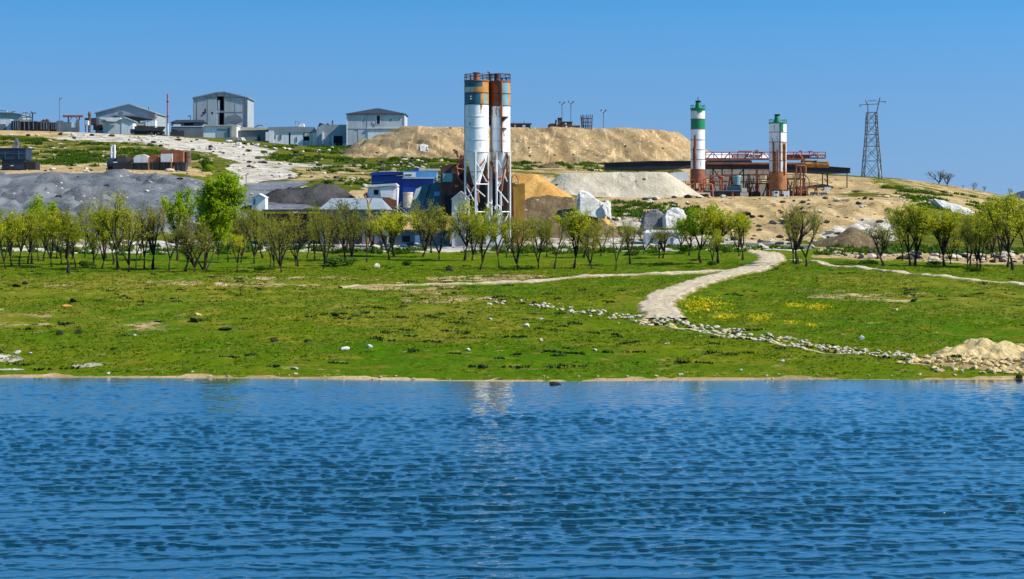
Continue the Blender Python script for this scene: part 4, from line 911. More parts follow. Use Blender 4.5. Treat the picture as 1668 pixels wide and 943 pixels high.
t.cyl('wall', 'concrete', 664, 315, 338, 8, 8.5, d=.7); t.cyl('rim', 'cream', 664, 313, 315.5, 8.6, d=.7, thick=.2)
t = T('mixer_truck', 'teal mixing plant hood left of the twin silos', 'machine', 700, 352, 250)
t.prism('hood', 'teal', [(668, 340), (676, 312), (684, 303), (701, 299), (696, 314), (690, 335), (686, 345)], -.4, 2.6, label='curved teal hood with pale front edge')
t.prism('body', 'teal', [(690, 345), (697, 314), (702, 298), (722, 297.5), (722, 345)], 0, 3); t.prism('hood_edge', 'pale_grey', [(672, 326), (678, 308), (687, 304), (684, 312), (678, 324)], -.5, -.3); t.box('hatch', 'blue_light', 707, 312, 717, 319, -.06, .03)
t.box('chassis', 'dark_grey', 672, 345, 724, 372, .2, 2.8); t.boxes('leg', 'dark_grey', [(676, 372, 680, 402, .4, .8), (716, 372, 720, 402, .4, .8)])
t = T('crusher_tower', 'brown rusty batching tower close left of the twin silos', 'machine', 738, 352, 249)
t.prism('housing', 'rust_dark', [(718, 352), (718, 278), (716, 273), (720, 271), (733, 268), (745, 267), (750, 252), (756, 254), (757, 352)], 0, 3); t.box('window', 'teal_pale', 721, 282, 737, 296, -.06, .04)
t.bars('chute', 'rust', [[(757, 254, -.3), (747, 262, -.3), (744, 272, -.3), (747, 290, -.3), (755, 299, -.3)], [(745, 275, -.3), (757, 277, -.3)], [(744, 245, .5), (746, 256, .5)], [(737, 244, .5), (741, 244, .5), (742, 250, .5)]], .17)
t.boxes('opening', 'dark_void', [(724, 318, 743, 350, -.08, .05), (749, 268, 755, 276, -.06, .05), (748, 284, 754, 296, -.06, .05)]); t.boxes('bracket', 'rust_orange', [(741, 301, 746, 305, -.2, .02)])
t.bars('leg', 'rust_dark', [[(720, 350, .3), (720, 404, .3)], [(755, 350, .3), (755, 404, .3)], [(720, 350, 2.7), (720, 404, 2.7)], [(755, 350, 2.7), (755, 404, 2.7)]], .16)
t = T('white_shed', 'small white gabled shed at the left foot of the twin silos', 'shed', 748, 402, 240)
gable(t, 736, 764, 324, 312, 751, 402, 2.5, 'pale_grey', 'white', 1, 1); t.box('door', 'mid_grey', 744, 370, 756, 402, -.06, .03); t.boxes('window', 'white', [(740, 330, 745, 342, -.06, .03)])
t = T('grey_hut', 'low grey hut with white windows behind the trees by the batching tower', 'hut', 690, 402, 243)
t.box('wall', 'mid_grey', 640, 378, 733, 408, 0, 3); t.box('roof', 'dark_grey', 638, 374, 735, 377.9, -.4, 3.3); t.boxes('window', 'dark_void', [(655, 384, 668, 394, -.06, .03), (690, 384, 706, 394, -.06, .03)]); t.boxes('door', 'white', [(676, 383, 684, 404, -.06, .03)])

# twin silos
def silo_legs(t, xs, yt, yb, d0, d1, mat='white_steel', r=.11):
    for x in xs:
        for d in (d0, d1): t.bars('leg', mat, [[(x, yt, d), (x, yb, d)]], r)
t = T('cement_silo', 'left twin silo with teal and orange bands and a full white drum', 'silo', 776.5, 402, 236, 'twin silos beside the batching tower')
X, RR = 776.5, 19.5
t.cyl('shell', 'silo_white', X, 170.5, 248, RR)
b1 = t.cyl('painted_band', 'teal', X, 133, 142.3, RR + .05, a0=-180, a1=30); t.cyl('rusty_patch', 'rust_orange', X, 133, 142.3, RR + .05, a0=30, a1=180, parent=b1)
b2 = t.cyl('painted_band', 'cream', X, 142.4, 151.8, RR + .05, a0=-180, a1=-12); t.cyl('rusty_patch', 'rust_orange', X, 142.4, 151.8, RR + .05, a0=-12, a1=180, parent=b2)
b3 = t.cyl('painted_band', 'teal', X, 151.9, 170.4, RR + .05, a0=-180, a1=20); t.cyl('rusty_patch', 'rust_orange', X, 151.9, 170.4, RR + .05, a0=20, a1=38, parent=b3); t.cyl('faded_patch', 'teal_pale', X, 151.9, 170.4, RR + .05, a0=38, a1=58, parent=b3); t.cyl('rusty_patch', 'rust_orange', X, 151.9, 170.4, RR + .05, a0=58, a1=180, parent=b3)
t.boxes('plate', 'cream', [(766, 157, 768.5, 159, -1.50, -1.3), (766, 161, 769, 163, -1.50, -1.3)])
for y in (151.8, 170.4, 190.3, 208.2, 228.2, 247.5): t.cyl('ring', 'rust_dark' if y < 180 else 'silo_rusty_white', X, y - .6, y + .6, RR + .6, thick=.06)
t.cyl('deck', 'rust', X, 131, 133, RR + 1.2, cap=True, thick=.1)
rl = []
for k in range(12):
    a = k / 12 * 6.283; rl.append([(X + 19.5 * math.sin(a), 131, -19.5 * t.s * math.cos(a)), (X + 19.5 * math.sin(a), 121.5, -19.5 * t.s * math.cos(a))])
for y in (121.5, 126): rl.append([(X + 19.5 * math.sin(k / 24 * 6.283), y, -19.5 * t.s * math.cos(k / 24 * 6.283)) for k in range(25)])
t.bars('railing', 'rust_dark', rl, .05, n=5)
t.cyl('vent', 'rust', X - .5, 118.5, 131, 4.9, cap=True); t.cyl('vent_cap', 'rust_dark', X - .5, 118, 120, 6, cap=True, thick=.1); t.prism('hatch', 'rust_orange', [(X - 14, 131), (X - 12, 128.5), (X - 8, 127.5), (X - 8, 131)], -.4, .4)
t.cyl('hopper', 'silo_white', X, 248.2, 301, RR - .3, 4.8); t.cyl('hopper_seam', 'rust_dark', X, 279.5, 280.6, 10.8, 10.4, thick=.06)
t.cyl('outlet', 'rust_dark', X, 301, 312, 4.9, 3.2)
o_ = RR * t.s
for x, d in ((757.6, -.1), (774.6, -o_ - .1), (795.2, -.1), (776.5, o_)): t.bars('leg', 'white_steel', [[(x, 248, d), (x, 412, d)]], .12)
t.bars('bracing', 'white_steel', [[(774.6, 262, -o_), (792.5, 296, -.5)], [(792, 262, -.5), (776, 300, -o_)], [(775, 300, -o_), (795, 300, -.2)], [(776, 308, -o_), (790, 320, -.4)], [(758, 300, -.1), (774, 330, -o_)], [(758, 330, -.1), (774, 302, -o_)], [(775, 345, -o_), (795, 345, -.2)], [(776, 345, -o_), (794, 385, -.3)], [(776, 385, -o_), (794, 345, -.3)]], .07)
t.bars('discharge_pipe', 'rust', [[(791, 249, -.5), (788, 262, -.7), (783, 270, -1.0)], [(760, 300, -.8), (766, 308, -1.1), (770, 312, -1)], [(795, 250, .3), (797, 268, .1), (793, 285, -.2), (797, 300, 0)]], .14)
t.bars('ladder', 'rust_dark', [[(757, 133, -.3), (757, 248, -.3)], [(757, 133, .1), (757, 248, .1)]] + [[(757, y, -.3), (757, y, .1)] for y in range(136, 248, 5)], .035, n=4)
lsilo = t
t = T('cement_silo', 'right twin silo with a rusty brown top panel and rusty vertical pipe', 'silo', 815.2, 402, 237.2, 'twin silos beside the batching tower')
X, RR = 815.2, 16.0
t.cyl('shell', 'silo_white', X, 172.5, 248, RR)
b1 = t.cyl('painted_band', 'teal_pale', X, 134, 172.4, RR + .05, a0=4, a1=52); t.cyl('rusty_patch', 'rust', X, 134, 172.4, RR + .08, a0=-180, a1=4, parent=b1); t.cyl('rusty_patch', 'rust_orange', X, 134, 172.4, RR + .05, a0=52, a1=180, parent=b1)
for y in (153, 172.8, 190.5, 210.3, 229.5, 247.5): t.cyl('ring', 'rust_dark' if y < 175 else 'silo_rusty_white', X, y - .6, y + .6, RR + .6, thick=.06)
t.cyl('deck', 'rust', X, 132, 134, RR + 1.2, cap=True, thick=.1)
rl = []
for k in range(12):
    a = k / 12 * 6.283; rl.append([(X + 16 * math.sin(a), 132, -16 * t.s * math.cos(a)), (X + 16 * math.sin(a), 121, -16 * t.s * math.cos(a))])
for y in (121, 126.5): rl.append([(X + 16 * math.sin(k / 24 * 6.283), y, -16 * t.s * math.cos(k / 24 * 6.283)) for k in range(25)])
t.bars('railing', 'rust_dark', rl, .05, n=5)
t.cyl('vent', 'rust_dark', X - 6, 120.5, 132, 4.4, cap=True); t.cyl('vent_cap', 'rust_dark', X - 6, 120, 121.8, 5, cap=True, thick=.1); t.boxes('junction_box', 'navy', [(X + 1, 127, X + 4, 131, -.5, -.1), (X + 9, 126.5, X + 11, 131, -.3, .1)])
o_ = RR * t.s
t.bars('riser_pipe', 'rust', [[(817, 134, -o_ - .15), (817, 248, -o_ - .15)]], .13); t.boxes('platform', 'rust', [(817, 190.5, 828, 192, -1.6, -.8), (818, 209, 825, 211, -1.5, -.8)]); t.prism('bracket', 'rust_dark', [(818, 192), (825, 192), (819, 199)], -1.45, -1.3)
t.bars('ladder', 'rust', [[(800, 134, -.6), (800, 248, -.6)], [(799, 134, -.2), (799, 248, -.2)]] + [[(800, y, -.6), (799, y, -.2)] for y in range(136, 248, 5)], .035, n=4)
t.bars('mast', 'black', [[(797.2, 205, -.3), (797.2, 118.5, -.3), (794, 117, -.3)], [(797.2, 121, -.3), (804, 123.5, -.3)]], .11)
t.cyl('hopper', 'silo_white', X, 248.2, 300, RR - .3, 4); t.cyl('outlet', 'rust_dark', X, 300, 312, 4.1, 3); t.prism('rust_wedge', 'rust_orange', [(804, 262), (808.5, 246), (812, 262), (808, 259)], -o_ - .02, -o_ + .3)
t.cyl('filter_tube', 'white', 808.7, 261, 281, 1.6, d=-o_ - .2, cap=True); t.cyl('filter_tube', 'white', 819.5, 246, 253, 1.1, d=-o_ - .2, cap=True)
for x, d in ((800.5, .1), (809, -o_ - .1), (830.8, -.1), (815.2, o_)): t.bars('leg', 'white_steel', [[(x, 248, d), (x, 412, d)]], .12)
t.bars('bracing', 'white_steel', [[(811, 262, -o_), (826, 296, -.5)], [(824, 262, -.5), (811, 300, -o_)], [(810, 308, -o_), (828, 330, -.5)], [(810, 308, -o_), (816, 295, -1)], [(810, 345, -o_), (830, 345, -.3)], [(810, 345, -o_), (830, 385, -.3)], [(810, 385, -o_), (830, 345, -.3)]], .08)
t.bars('discharge_pipe', 'rust', [[(800, 263, -.7), (806, 280, -1), (813, 292, -1.1), (817, 290, -1.2)], [(826, 250, -.8), (827, 262, -.9), (823, 272, -1), (820, 285, -1), (817, 310, -1)], [(823, 246, -.8), (828, 256, -.9), (825, 268, -1), (827, 280, -.8)]], .16)
t = T('screw_conveyor', 'dark rusty screw conveyor casing behind the twin silo legs', 'conveyor', 798, 402, 247)
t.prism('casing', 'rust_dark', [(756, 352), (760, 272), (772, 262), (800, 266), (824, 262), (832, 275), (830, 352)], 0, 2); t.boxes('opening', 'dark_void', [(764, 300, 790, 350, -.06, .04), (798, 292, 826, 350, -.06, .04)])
t.bars('chute', 'rust', [[(786, 262, -.3), (776, 290, -.3), (780, 330, -.3)], [(822, 266, -.3), (812, 300, -.3), (818, 335, -.3)], [(798, 270, -.3), (798, 345, -.3)]], .17); t.boxes('post', 'rust_dark', [(758, 352, 761, 404, .3, .6), (827, 352, 830, 404, .3, .6)])
t = T('pump_unit', 'white pump unit with round handwheels between the silo legs', 'pump', 800, 402, 235.4)
t.boxes('casing', 'pale_grey', [(792, 352, 803, 404, .3, 1.2), (805, 344, 818, 404, .4, 1.4)]); t.bars('handwheel', 'white', [[(x + 4 * math.cos(k / 16 * 6.283), y + 4 * math.sin(k / 16 * 6.283), .15) for k in range(17)] for x, y in ((797, 334), (810, 338), (810, 352))], .09)
t.bars('stand', 'white_steel', [[(797, 338, .3), (797, 360, .3)], [(810, 342, .4), (810, 360, .4)]], .1)
t = T('yellow_hopper', 'ochre feed hopper standing right of the twin silos', 'hopper', 845, 402, 240)
t.prism('body', 'yellow', [(838, 402), (836, 310), (834, 297), (840, 300), (855, 298), (855, 340), (850, 402)], 0, 2.4); t.prism('side_plate', 'rust', [(832, 402), (832, 298), (838, 298), (838.5, 402)], .3, 2.2); t.bars('hoop', 'rust_dark', [[(833, 298, .2), (834, 288, .2), (839, 284, .2), (844, 292, .2), (844, 299, .2)]], .07)
t.boxes('lip', 'cream', [(835, 295.5, 846, 298, -.1, 2.5)])

# white barn, low walls behind the trees
t = T('white_barn', 'low white barn behind the thin trees left of the road', 'barn', 1080, 403, 246)
eave(t, 1052, 1109, 380, 375, 403, 5, 'white', 'white', 4); t.boxes('doorway', 'mid_grey', [(1059, 390, 1064, 404, -.06, .03), (1092, 388, 1097, 404, -.06, .03)])
for px0, px1, lb, y in ((1205, 1262, 'pale concrete kerb wall behind the road bend', 401), (1262, 1322, 'low pale wall running right from the road bend', 404), (760, 880, 'long low pale wall behind the trees below the silos', 404), (530, 640, 'low pale wall before the long grey shed', 409)):
    h = hit((px0 + px1) / 2, y)
    t = T('low_wall', lb, 'wall', (px0 + px1) / 2, y, h[1]); k = 1 if px0 > 1000 else 0
    t.box('wall', 'concrete', px0, y - 4.5, px1, y + 9, 0, .5); t.box('coping', 'stone', px0 - .5, y - 5.6, px1 + .5, y - 4.4, -.1, .6)

# ------------------------------------------------------------------ right-hand plant
t = T('conveyor_gallery', 'long black conveyor gallery running behind the right-hand plant', 'conveyor', 1185, 318, 352)
t.prism('gallery', 'black', [(985, 277), (985, 266), (1010, 266), (1012, 265), (1054, 264.5), (1056, 263.2), (1125, 263), (1290, 268), (1345, 270.5), (1372, 273), (1385, 274.5), (1385, 282), (1345, 283), (1290, 281), (1125, 274), (1060, 278)], 0, 3)
t.prism('roof_strip', 'rust_dark', [(984, 265.8), (1054, 264.2), (1056, 262.9), (1125, 262.7), (1290, 267.7), (1386, 274.2), (1386, 273.4), (1290, 266.8), (1125, 261.8), (1055, 262), (984, 265)], -.2, 3.2)
t.boxes('post', 'dark_grey', [(x, 276, x + 1.3, 330, .5, .8) for x in (990, 1012, 1038, 1060, 1095, 1150, 1200, 1236)] + [(x, 281, x + 1.3, 330, .5, .8) for x in (1300, 1340, 1380)])
def plant_silo(label, X, RR, D, yb, caps, deck, bands, rings, yw, skirt, streaks, seam=None):
    t = T('cement_silo', label, 'silo', X, yb, D, 'green-topped silos of the right-hand plant')
    s0 = deck + 2
    for y0, y1, mt in bands: t.cyl('painted_band' if mt == 'green_paint' else 'shell', mt, X, y0, y1, RR)
    for y in rings: t.cyl('ring', 'rust', X, y - .45, y + .45, RR + .4, thick=.06)
    t.cyl('deck', 'green_paint', X, deck, deck + 2, RR + .9, cap=True, thick=.1)
    c = t.cyl('vent', 'green_paint', X + caps[2], caps[0] + 3, deck, 3.9, caps[1]); t.cyl('vent_cap', 'black', X + caps[2], caps[0], caps[0] + 3, 5.0, 4.0, cap=True, parent=c)
    rl = []
    for k in range(8):
        a = k / 8 * 6.283; rl.append([(X + RR * math.sin(a), deck, -RR * t.s * math.cos(a)), (X + RR * math.sin(a), deck - 4.5, -RR * t.s * math.cos(a))])
    rl.append([(X + RR * math.sin(k / 24 * 6.283), deck - 4.5, -RR * t.s * math.cos(k / 24 * 6.283)) for k in range(25)][4:22])
    t.bars('railing', 'green_paint', rl, .05, n=5)
    t.cyl('skirt', skirt[2], X, skirt[0], skirt[1], RR + .6, thick=.08)
    for x, y0, y1, w, mt in streaks: t.bars('rust_pipe', mt, [[(X + x, y0, -RR * t.s * math.sqrt(1 - (x / RR) ** 2) - .1), (X + x, y1, -RR * t.s * math.sqrt(1 - (x / RR) ** 2) - .1)]], w)
    for a in (20, 110, 200, 290): t.bars('leg', 'rust', [[(X + (RR - 1) * math.sin(R(a)), skirt[1] - 1, -(RR - 1) * t.s * math.cos(R(a))), (X + (RR - 1) * math.sin(R(a)), yb + 6, -(RR - 1) * t.s * math.cos(R(a)))]], .16)
    return t
t = plant_silo('slim white silo with a green band and green top', 1136.7, 11.6, 330, 321, (164, 5.4, .5), 176, [(178, 181, 'green_paint'), (181, 194, 'silo_rusty_white'), (194, 210.5, 'green_paint'), (210.5, 276, 'silo_white')], (194, 210.5, 228, 244, 260, 276), 276, (276, 298, 'rust'), [(-5.5, 221, 275, .22, 'rust'), (-8.5, 240, 276, .08, 'rust')])
t.bars('antenna', 'dark_grey', [[(1137, 165, 0), (1137, 158, 0)]], .07); t.prism('drip_stain', 'green_paint', [(1133, 181), (1137, 186), (1139, 183), (1144, 181)], -1.26, -1.0)
t = plant_silo('stout white silo with green rim and heavy rust at its foot', 1267, 14, 328, 321, (186, 6.4, -1), 199.5, [(201.5, 232, 'silo_white'), (232, 280, 'silo_rusty_white')], (215.6, 231.5, 248, 262, 280), 280, (280, 309, 'rust_warm'), [(1.8, 202, 280, .09, 'dark_grey'), (-9, 232, 282, .13, 'rust'), (-2.5, 244, 282, .16, 'rust'), (9.5, 235, 285, .2, 'rust_warm')])
t.cyl('painted_patch', 'green_paint', 1267, 201.5, 215, 14.06, a0=10, a1=32); t.cyl('rusty_patch', 'rust_warm', 1267, 232.5, 262, 14.07, a0=24, a1=62); t.cyl('rusty_patch', 'rust_warm', 1267, 248.5, 279.5, 14.07, a0=-38, a1=-20)
t = T('conveyor_bridge', 'white and red truss conveyor bridge between the two green-topped silos', 'conveyor', 1240, 321, 340)
def slope(t, name, mat, x0, yt, x1, yb, d0, d1):
    m = MB(); q = [t.l(x0, yb, d0), t.l(x1, yb, d0), t.l(x1, yt, d1), t.l(x0, yt, d1)]; k = Vector((0, 0, -.1))
    m.add(q + [v + k for v in q], [(0, 1, 2, 3), (7, 6, 5, 4), (0, 4, 5, 1), (1, 5, 6, 2), (2, 6, 7, 3), (3, 7, 4, 0)]); return t.put(name, m, mat)
slope(t, 'cover', 'white', 1149, 249, 1228, 257.8, .3, 2.4); slope(t, 'lower_tilted_panel', 'white', 1152, 260.5, 1226, 264.6, .5, 2); slope(t, 'cover', 'white', 1231, 250, 1253, 257.9, .3, 2.3)  # side panels of the bridge, shaped as tilted covers so the sun brightens them
t.boxes('beam', 'rust', [(1148, 258, 1312, 260.2, 0, 2.4), (1148, 264.8, 1312, 267.8, -.2, 2.4), (1282, 252, 1345, 258, .3, 2.2)]); t.boxes('under_beam', 'rust_dark', [(1148, 267.9, 1310, 271, .1, 2)])
t.bars('railing', 'red_paint', [[(1148, 247.5, .2), (1345, 247.5, .2)], [(1148, 252, .2), (1345, 252, .2)]] + [[(x, 247.5, .2), (x, 258, .2)] for x in range(1150, 1346, 13)], .08)
t.bars('truss', 'red_paint', [[(x, 258, .1), (x + 9, 248, .1), (x + 18, 258, .1)] for x in (1152, 1180, 1212, 1234, 1290, 1318)], .11)
t.boxes('motor_housing', 'rust', [(1204, 245.5, 1226, 248, .5, 2), (1231, 244.5, 1236, 250, .4, 1.6), (1238, 247, 1246, 250, .4, 1.6), (1303, 245, 1307, 248, .5, 1.2), (1318, 245.5, 1324, 248, .5, 1.2)])
t.boxes('name_board', 'mid_grey', [(1192, 250, 1219, 256.5, .2, .35), (1319, 252.5, 1344, 257.5, .1, .25)])
lt = []
for k in range(7): lt.append((1194.5 + k * 3.3, 251.6, 1196.6 + k * 3.3, 255, .15, .21))
for k in range(8): lt.append((1320.5 + k * 2.9, 253.8, 1322.2 + k * 2.9, 256.3, .05, .11))
t.boxes('lettering', 'white', lt, t.last)
m = MB(); m.tube([t.l(1306, 266.5, .8), t.l(1330, 267, .8), t.l(1351, 268, .8)], [.62, .60, .55], 18); t.put('pipe', m, 'rust_orange', None, None, True)
t.bars('pipe_collar', 'rust', [[(1328, 267, .8), (1331, 267, .8)]], .66, n=18); t.boxes('end_cover', 'cream', [(1331, 262, 1350, 264, .2, 1.4)])
for x in (1162, 1177, 1193, 1212, 1234, 1298, 1310): t.boxes('post', 'rust_dark' if x < 1290 else 'rust', [(x - 1, 271, x + 1, 328, .6, .85)])
t.bars('bracing', 'rust_dark', [[(1162, 275, .7), (1177, 296, .7)], [(1193, 300, .7), (1212, 275, .7)], [(1162, 296, .7), (1250, 296, .7)], [(1177, 285, .7), (1234, 285, .7)]], .1)
def rig(name, label, x0, x1, y0, y1, D, seed, mat='rust'):
    """open steel platform carrying motors, drums and pipes"""
    r = random.Random(seed); t = T(name, label, 'machine', (x0 + x1) / 2, y1, D)
    t.boxes('platform', mat, [(x0, y0, x1, y0 + 2.2, 0, 2.4)])
    n = max(3, int((x1 - x0) / 16))
    for k in range(n):
        x = x0 + 1 + (x1 - x0 - 2) * k / (n - 1)
        for d in (.1, 2.2): t.bars('leg', mat, [[(x, y0 + 2, d), (x, y1 + 6, d)]], .11)
    t.bars('handrail', mat, [[(x0, y0 - 6, 0), (x1, y0 - 6, 0)]] + [[(x, y0, 0), (x, y0 - 6, 0)] for x in np.linspace(x0, x1, n + 1)], .06)
    t.bars('bracing', 'rust_dark', [[(x0 + 1, y0 + 2, .1), (x0 + (x1 - x0) / n, y1, .1)], [(x1 - 1, y0 + 2, .1), (x1 - (x1 - x0) / n, y1, .1)]], .09)
    for k in range(n - 1):
        x = x0 + 3 + (x1 - x0 - 8) * (k + r.random() * .6) / n; w = r.uniform(5, 10); h = r.uniform(5, min(14, y1 - y0 - 3))
        q = r.choice(('drum', 'box', 'hopper'))
        mt = r.choice((mat, 'rust_dark', 'dark_grey', mat))
        if q == 'drum':
            m = MB(); m.tube([t.l(x, y1 - h * .4, .3), t.l(x, y1 - h * .4, 2)], h * .42 * t.s, 14); t.put('drum', m, mt, None, None, True)
        elif q == 'box': t.box('motor_housing', mt, x - w / 2, y1 - h, x + w / 2, y1 + 3, .4, 1.8)
        else: t.prism('hopper', mt, [(x - w / 2, y1 - h), (x + w / 2, y1 - h), (x + w / 5, y1 + 2), (x - w / 5, y1 + 2)], .4, 1.9)
    t.bars('pipe', mat, [[(x0 + 2, y1 - 3, -.15), (x0 + 8, y0 + 6, -.15), (x0 + 14, y0 + 6, -.15), (x0 + 18, y1, -.15)]], .13)
    return t
rig('feed_platform', 'rusty platform with drums at the foot of the slim silo', 1086, 1132, 299, 322, 326, 3)
rig('feed_platform', 'rusty platform between slim silo and the dark control boxes', 1140, 1184, 300, 322, 327, 8)
rig('feed_platform', 'rusty brown platform with a tank at the right end of the plant', 1300, 1332, 304, 322, 327, 12)
rig('feed_platform', 'dark rusty platform close left of the stout silo', 1216, 1252, 298, 322, 329, 21, 'rust_dark')
rig('feed_platform', 'high rusty platform under the conveyor bridge right of the slim silo', 1158, 1192, 285, 322, 334, 31)
rig('feed_platform', 'high rusty platform left of the stout silo under the bridge', 1220, 1254, 283, 322, 335, 44)
rig('feed_platform', 'small rusty platform behind the hoist frame right of the stout silo', 1282, 1312, 290, 322, 336, 52, 'rust_dark')
t = T('block_wall', 'pale stacked-block wall behind the plant under the conveyor bridge', 'wall', 1200, 318, 345)
t.boxes('block_row', 'concrete', [(1150 + 3 * k, 276 + 8.2 * k, 1252 - 6 * k, 284 + 8.2 * k, 0, 1.2) for k in range(3)] + [(1150, 301, 1252, 330, 0, 1.3)])
t = T('site_hut', 'dark hut with a rusty roof at the foot of the slim silo', 'hut', 1116, 322, 323)
t.box('wall', 'rust_dark', 1104, 310, 1130, 327, 0, 2.2); t.box('roof', 'rust', 1102.5, 308, 1131.5, 309.9, -.3, 2.5); t.boxes('doorway', 'dark_void', [(1109, 313, 1115, 324, -.06, .03)]); t.boxes('window', 'white', [(1120, 312.5, 1126, 317, -.06, .03)])
t = T('pipe_rack', 'red pipe rack looping between slim silo and control cabin', 'pipe', 1152, 322, 322.5)
t.bars('pipe', 'red_paint', [[(1139, 324, 0), (1139, 302, 0), (1150, 297, 0), (1160, 300, 0), (1162, 324, 0)], [(1146, 324, .4), (1147, 292, .4), (1166, 286, .4), (1180, 288, .4)]], .14)
t = T('corner_post', 'tall thin post at the right end of the pale sand pile', 'post', 1083, 322, 322)
t.bars('post', 'rust_dark', [[(1083, 330, 0), (1083, 280, 0)], [(1083, 281, 0), (1124, 270, .5)]], .11); t.prism('slack_sheet', 'pale_grey', [(1086, 296), (1087, 282), (1118, 279), (1124, 294)], .2, .35)
t = T('water_tank', 'grey-blue steel tank under the conveyor bridge', 'tank', 1200, 312, 334)
t.cyl('shell', 'teal_pale', 1200, 287, 301, 6.5, 5.5, cap=True); t.cyl('rim', 'pale_grey', 1200, 286, 287.6, 7.2, thick=.1); t.boxes('stand', 'dark_grey', [(1194, 301, 1206, 326, -.4, .4)])
t = T('concrete_mixer', 'pale grey mixer hood low under the conveyor bridge', 'machine', 1195, 316, 330)
t.prism('hood', 'galv', [(1181, 311), (1184, 303), (1205, 302), (1208, 311)], 0, 2.2); t.boxes('base', 'dark_grey', [(1180, 311.1, 1209, 326, .1, 2.1)])
t = T('control_box', 'wide black control cabin at the foot of the conveyor bridge', 'cabin', 1176, 322, 325)
t.box('body', 'black', 1150, 311.5, 1206, 327, 0, 2); t.box('roof', 'mid_grey', 1149, 310, 1207, 311.4, -.2, 2.2); t.boxes('window', 'glass', [(1155, 313.5, 1165, 318, -.05, .02), (1170, 313.5, 1178, 318, -.05, .02)]); t.boxes('marker', 'red_paint', [(1192, 312, 1195, 320, -.08, .02)])
for i, (x0, y0, x1, y1, lb) in enumerate([(1208, 306, 1217, 313, 'upper pale block of the stack beside the black control cabin'), (1206, 313.5, 1219, 322, 'lower pale block of the stack beside the black control cabin')]):
    t = T('concrete_block', lb, 'block', (x0 + x1) / 2, y1, 326.5, 'pale concrete blocks in the plant')
    t.box('block', 'concrete', x0, y0, x1, y1, 0, 1.2); t.boxes('lifting_eye', 'rust_dark', [((x0 + x1) / 2 - 1, y0 - .7, (x0 + x1) / 2 + 1, y0, .5, .7)])
t = T('jetty_frame', 'cream portal frame in front of the slim silo', 'frame', 1144, 322, 322)
t.box('beam', 'cream', 1134, 313.5, 1157, 316, 0, .5); t.boxes('post', 'cream', [(1134, 316.05, 1136, 328, 0, .5), (1154.5, 316.05, 1157, 328, 0, .5)])
def lorry(label, x0, x1, y0, y1, D, body):
    t = T('parked_van', label, 'van', (x0 + x1) / 2, y1, D)
    w = x1 - x0; h = y1 - y0
    t.prism('body', body, [(x0, y1 - h * .15), (x1, y1 - h * .15), (x1, y0 + h * .5), (x1 - w * .12, y0 + h * .45), (x1 - w * .25, y0), (x0 + w * .03, y0), (x0, y0 + h * .2)], 0, 1.8)
    t.prism('windscreen', 'glass', [(x1 - w * .24, y0 + h * .08), (x1 - w * .14, y0 + h * .42), (x1 - w * .4, y0 + h * .42), (x1 - w * .4, y0 + h * .08)], -.03, 1.83)
    t.boxes('side_window', 'glass', [(x0 + w * .08, y0 + h * .1, x0 + w * .28, y0 + h * .42, -.03, 1.83), (x0 + w * .32, y0 + h * .1, x0 + w * .55, y0 + h * .42, -.03, 1.83)])
    t.boxes('bumper', 'dark_grey', [(x1 - .5, y1 - h * .3, x1 + .4, y1 - h * .15, .05, 1.75)])
    for x in (x0 + w * .2, x1 - w * .2):
        for d in (-.04, 1.5): wheel(t, x, y1 - h * .2, h * .22, d, d + .3)
lorry('white van parked at the right end of the plant terrace', 1322, 1335, 312.5, 321, 327.5, 'white')
lorry('cream van nose to tail behind the white van', 1336, 1350, 313, 320.5, 331, 'cream')
t = T('site_truck', 'white cabbed truck parked before the stout silo', 'truck', 1273, 322, 321)
t.box('cab', 'white', 1261, 311, 1269, 320.5, 0, 2); t.box('box_body', 'white', 1277, 311, 1286, 320.5, 0, 2); t.box('deck', 'dark_grey', 1269, 316, 1277, 320.5, .1, 1.9); t.box('windscreen', 'glass', 1262, 312, 1267, 315, -.04, .02)
for x in (1264, 1282):
    for d in (-.03, 1.75): wheel(t, x, 320.6, 2.2, d, d + .28)
t = T('lifting_frame', 'rusty portal hoist frame right of the stout silo', 'frame', 1300, 322, 324)
t.bars('post', 'rust', [[(1290, 328, 0), (1294, 296, 0), (1298, 268, 0)], [(1304, 328, 0), (1304, 270, 0)]], .15); t.bars('beam', 'rust', [[(1296, 270, 0), (1312, 270, 0)], [(1312, 270, 0), (1312, 282, 0)]], .18); t.bars('hoop', 'rust_dark', [[(1305, 286, .2), (1312, 285, .2), (1318, 292, .2), (1319, 305, .2)]], .08)
t = T('dead_trunk', 'bare dead trunk on the sandy bank right of the plant', 'tree stump', 1348, 308, 350)
t.bars('trunk', 'bark', [[(1348, 312, 0), (1348, 296, 0), (1347.5, 283, 0)]], .14); t.bars('branch', 'bark', [[(1348, 297, 0), (1342, 291, 0)]], .08); t.prism('plinth', 'chalk', [(1341, 311), (1343, 304.5), (1353, 304.5), (1355, 311)], -.4, .8)

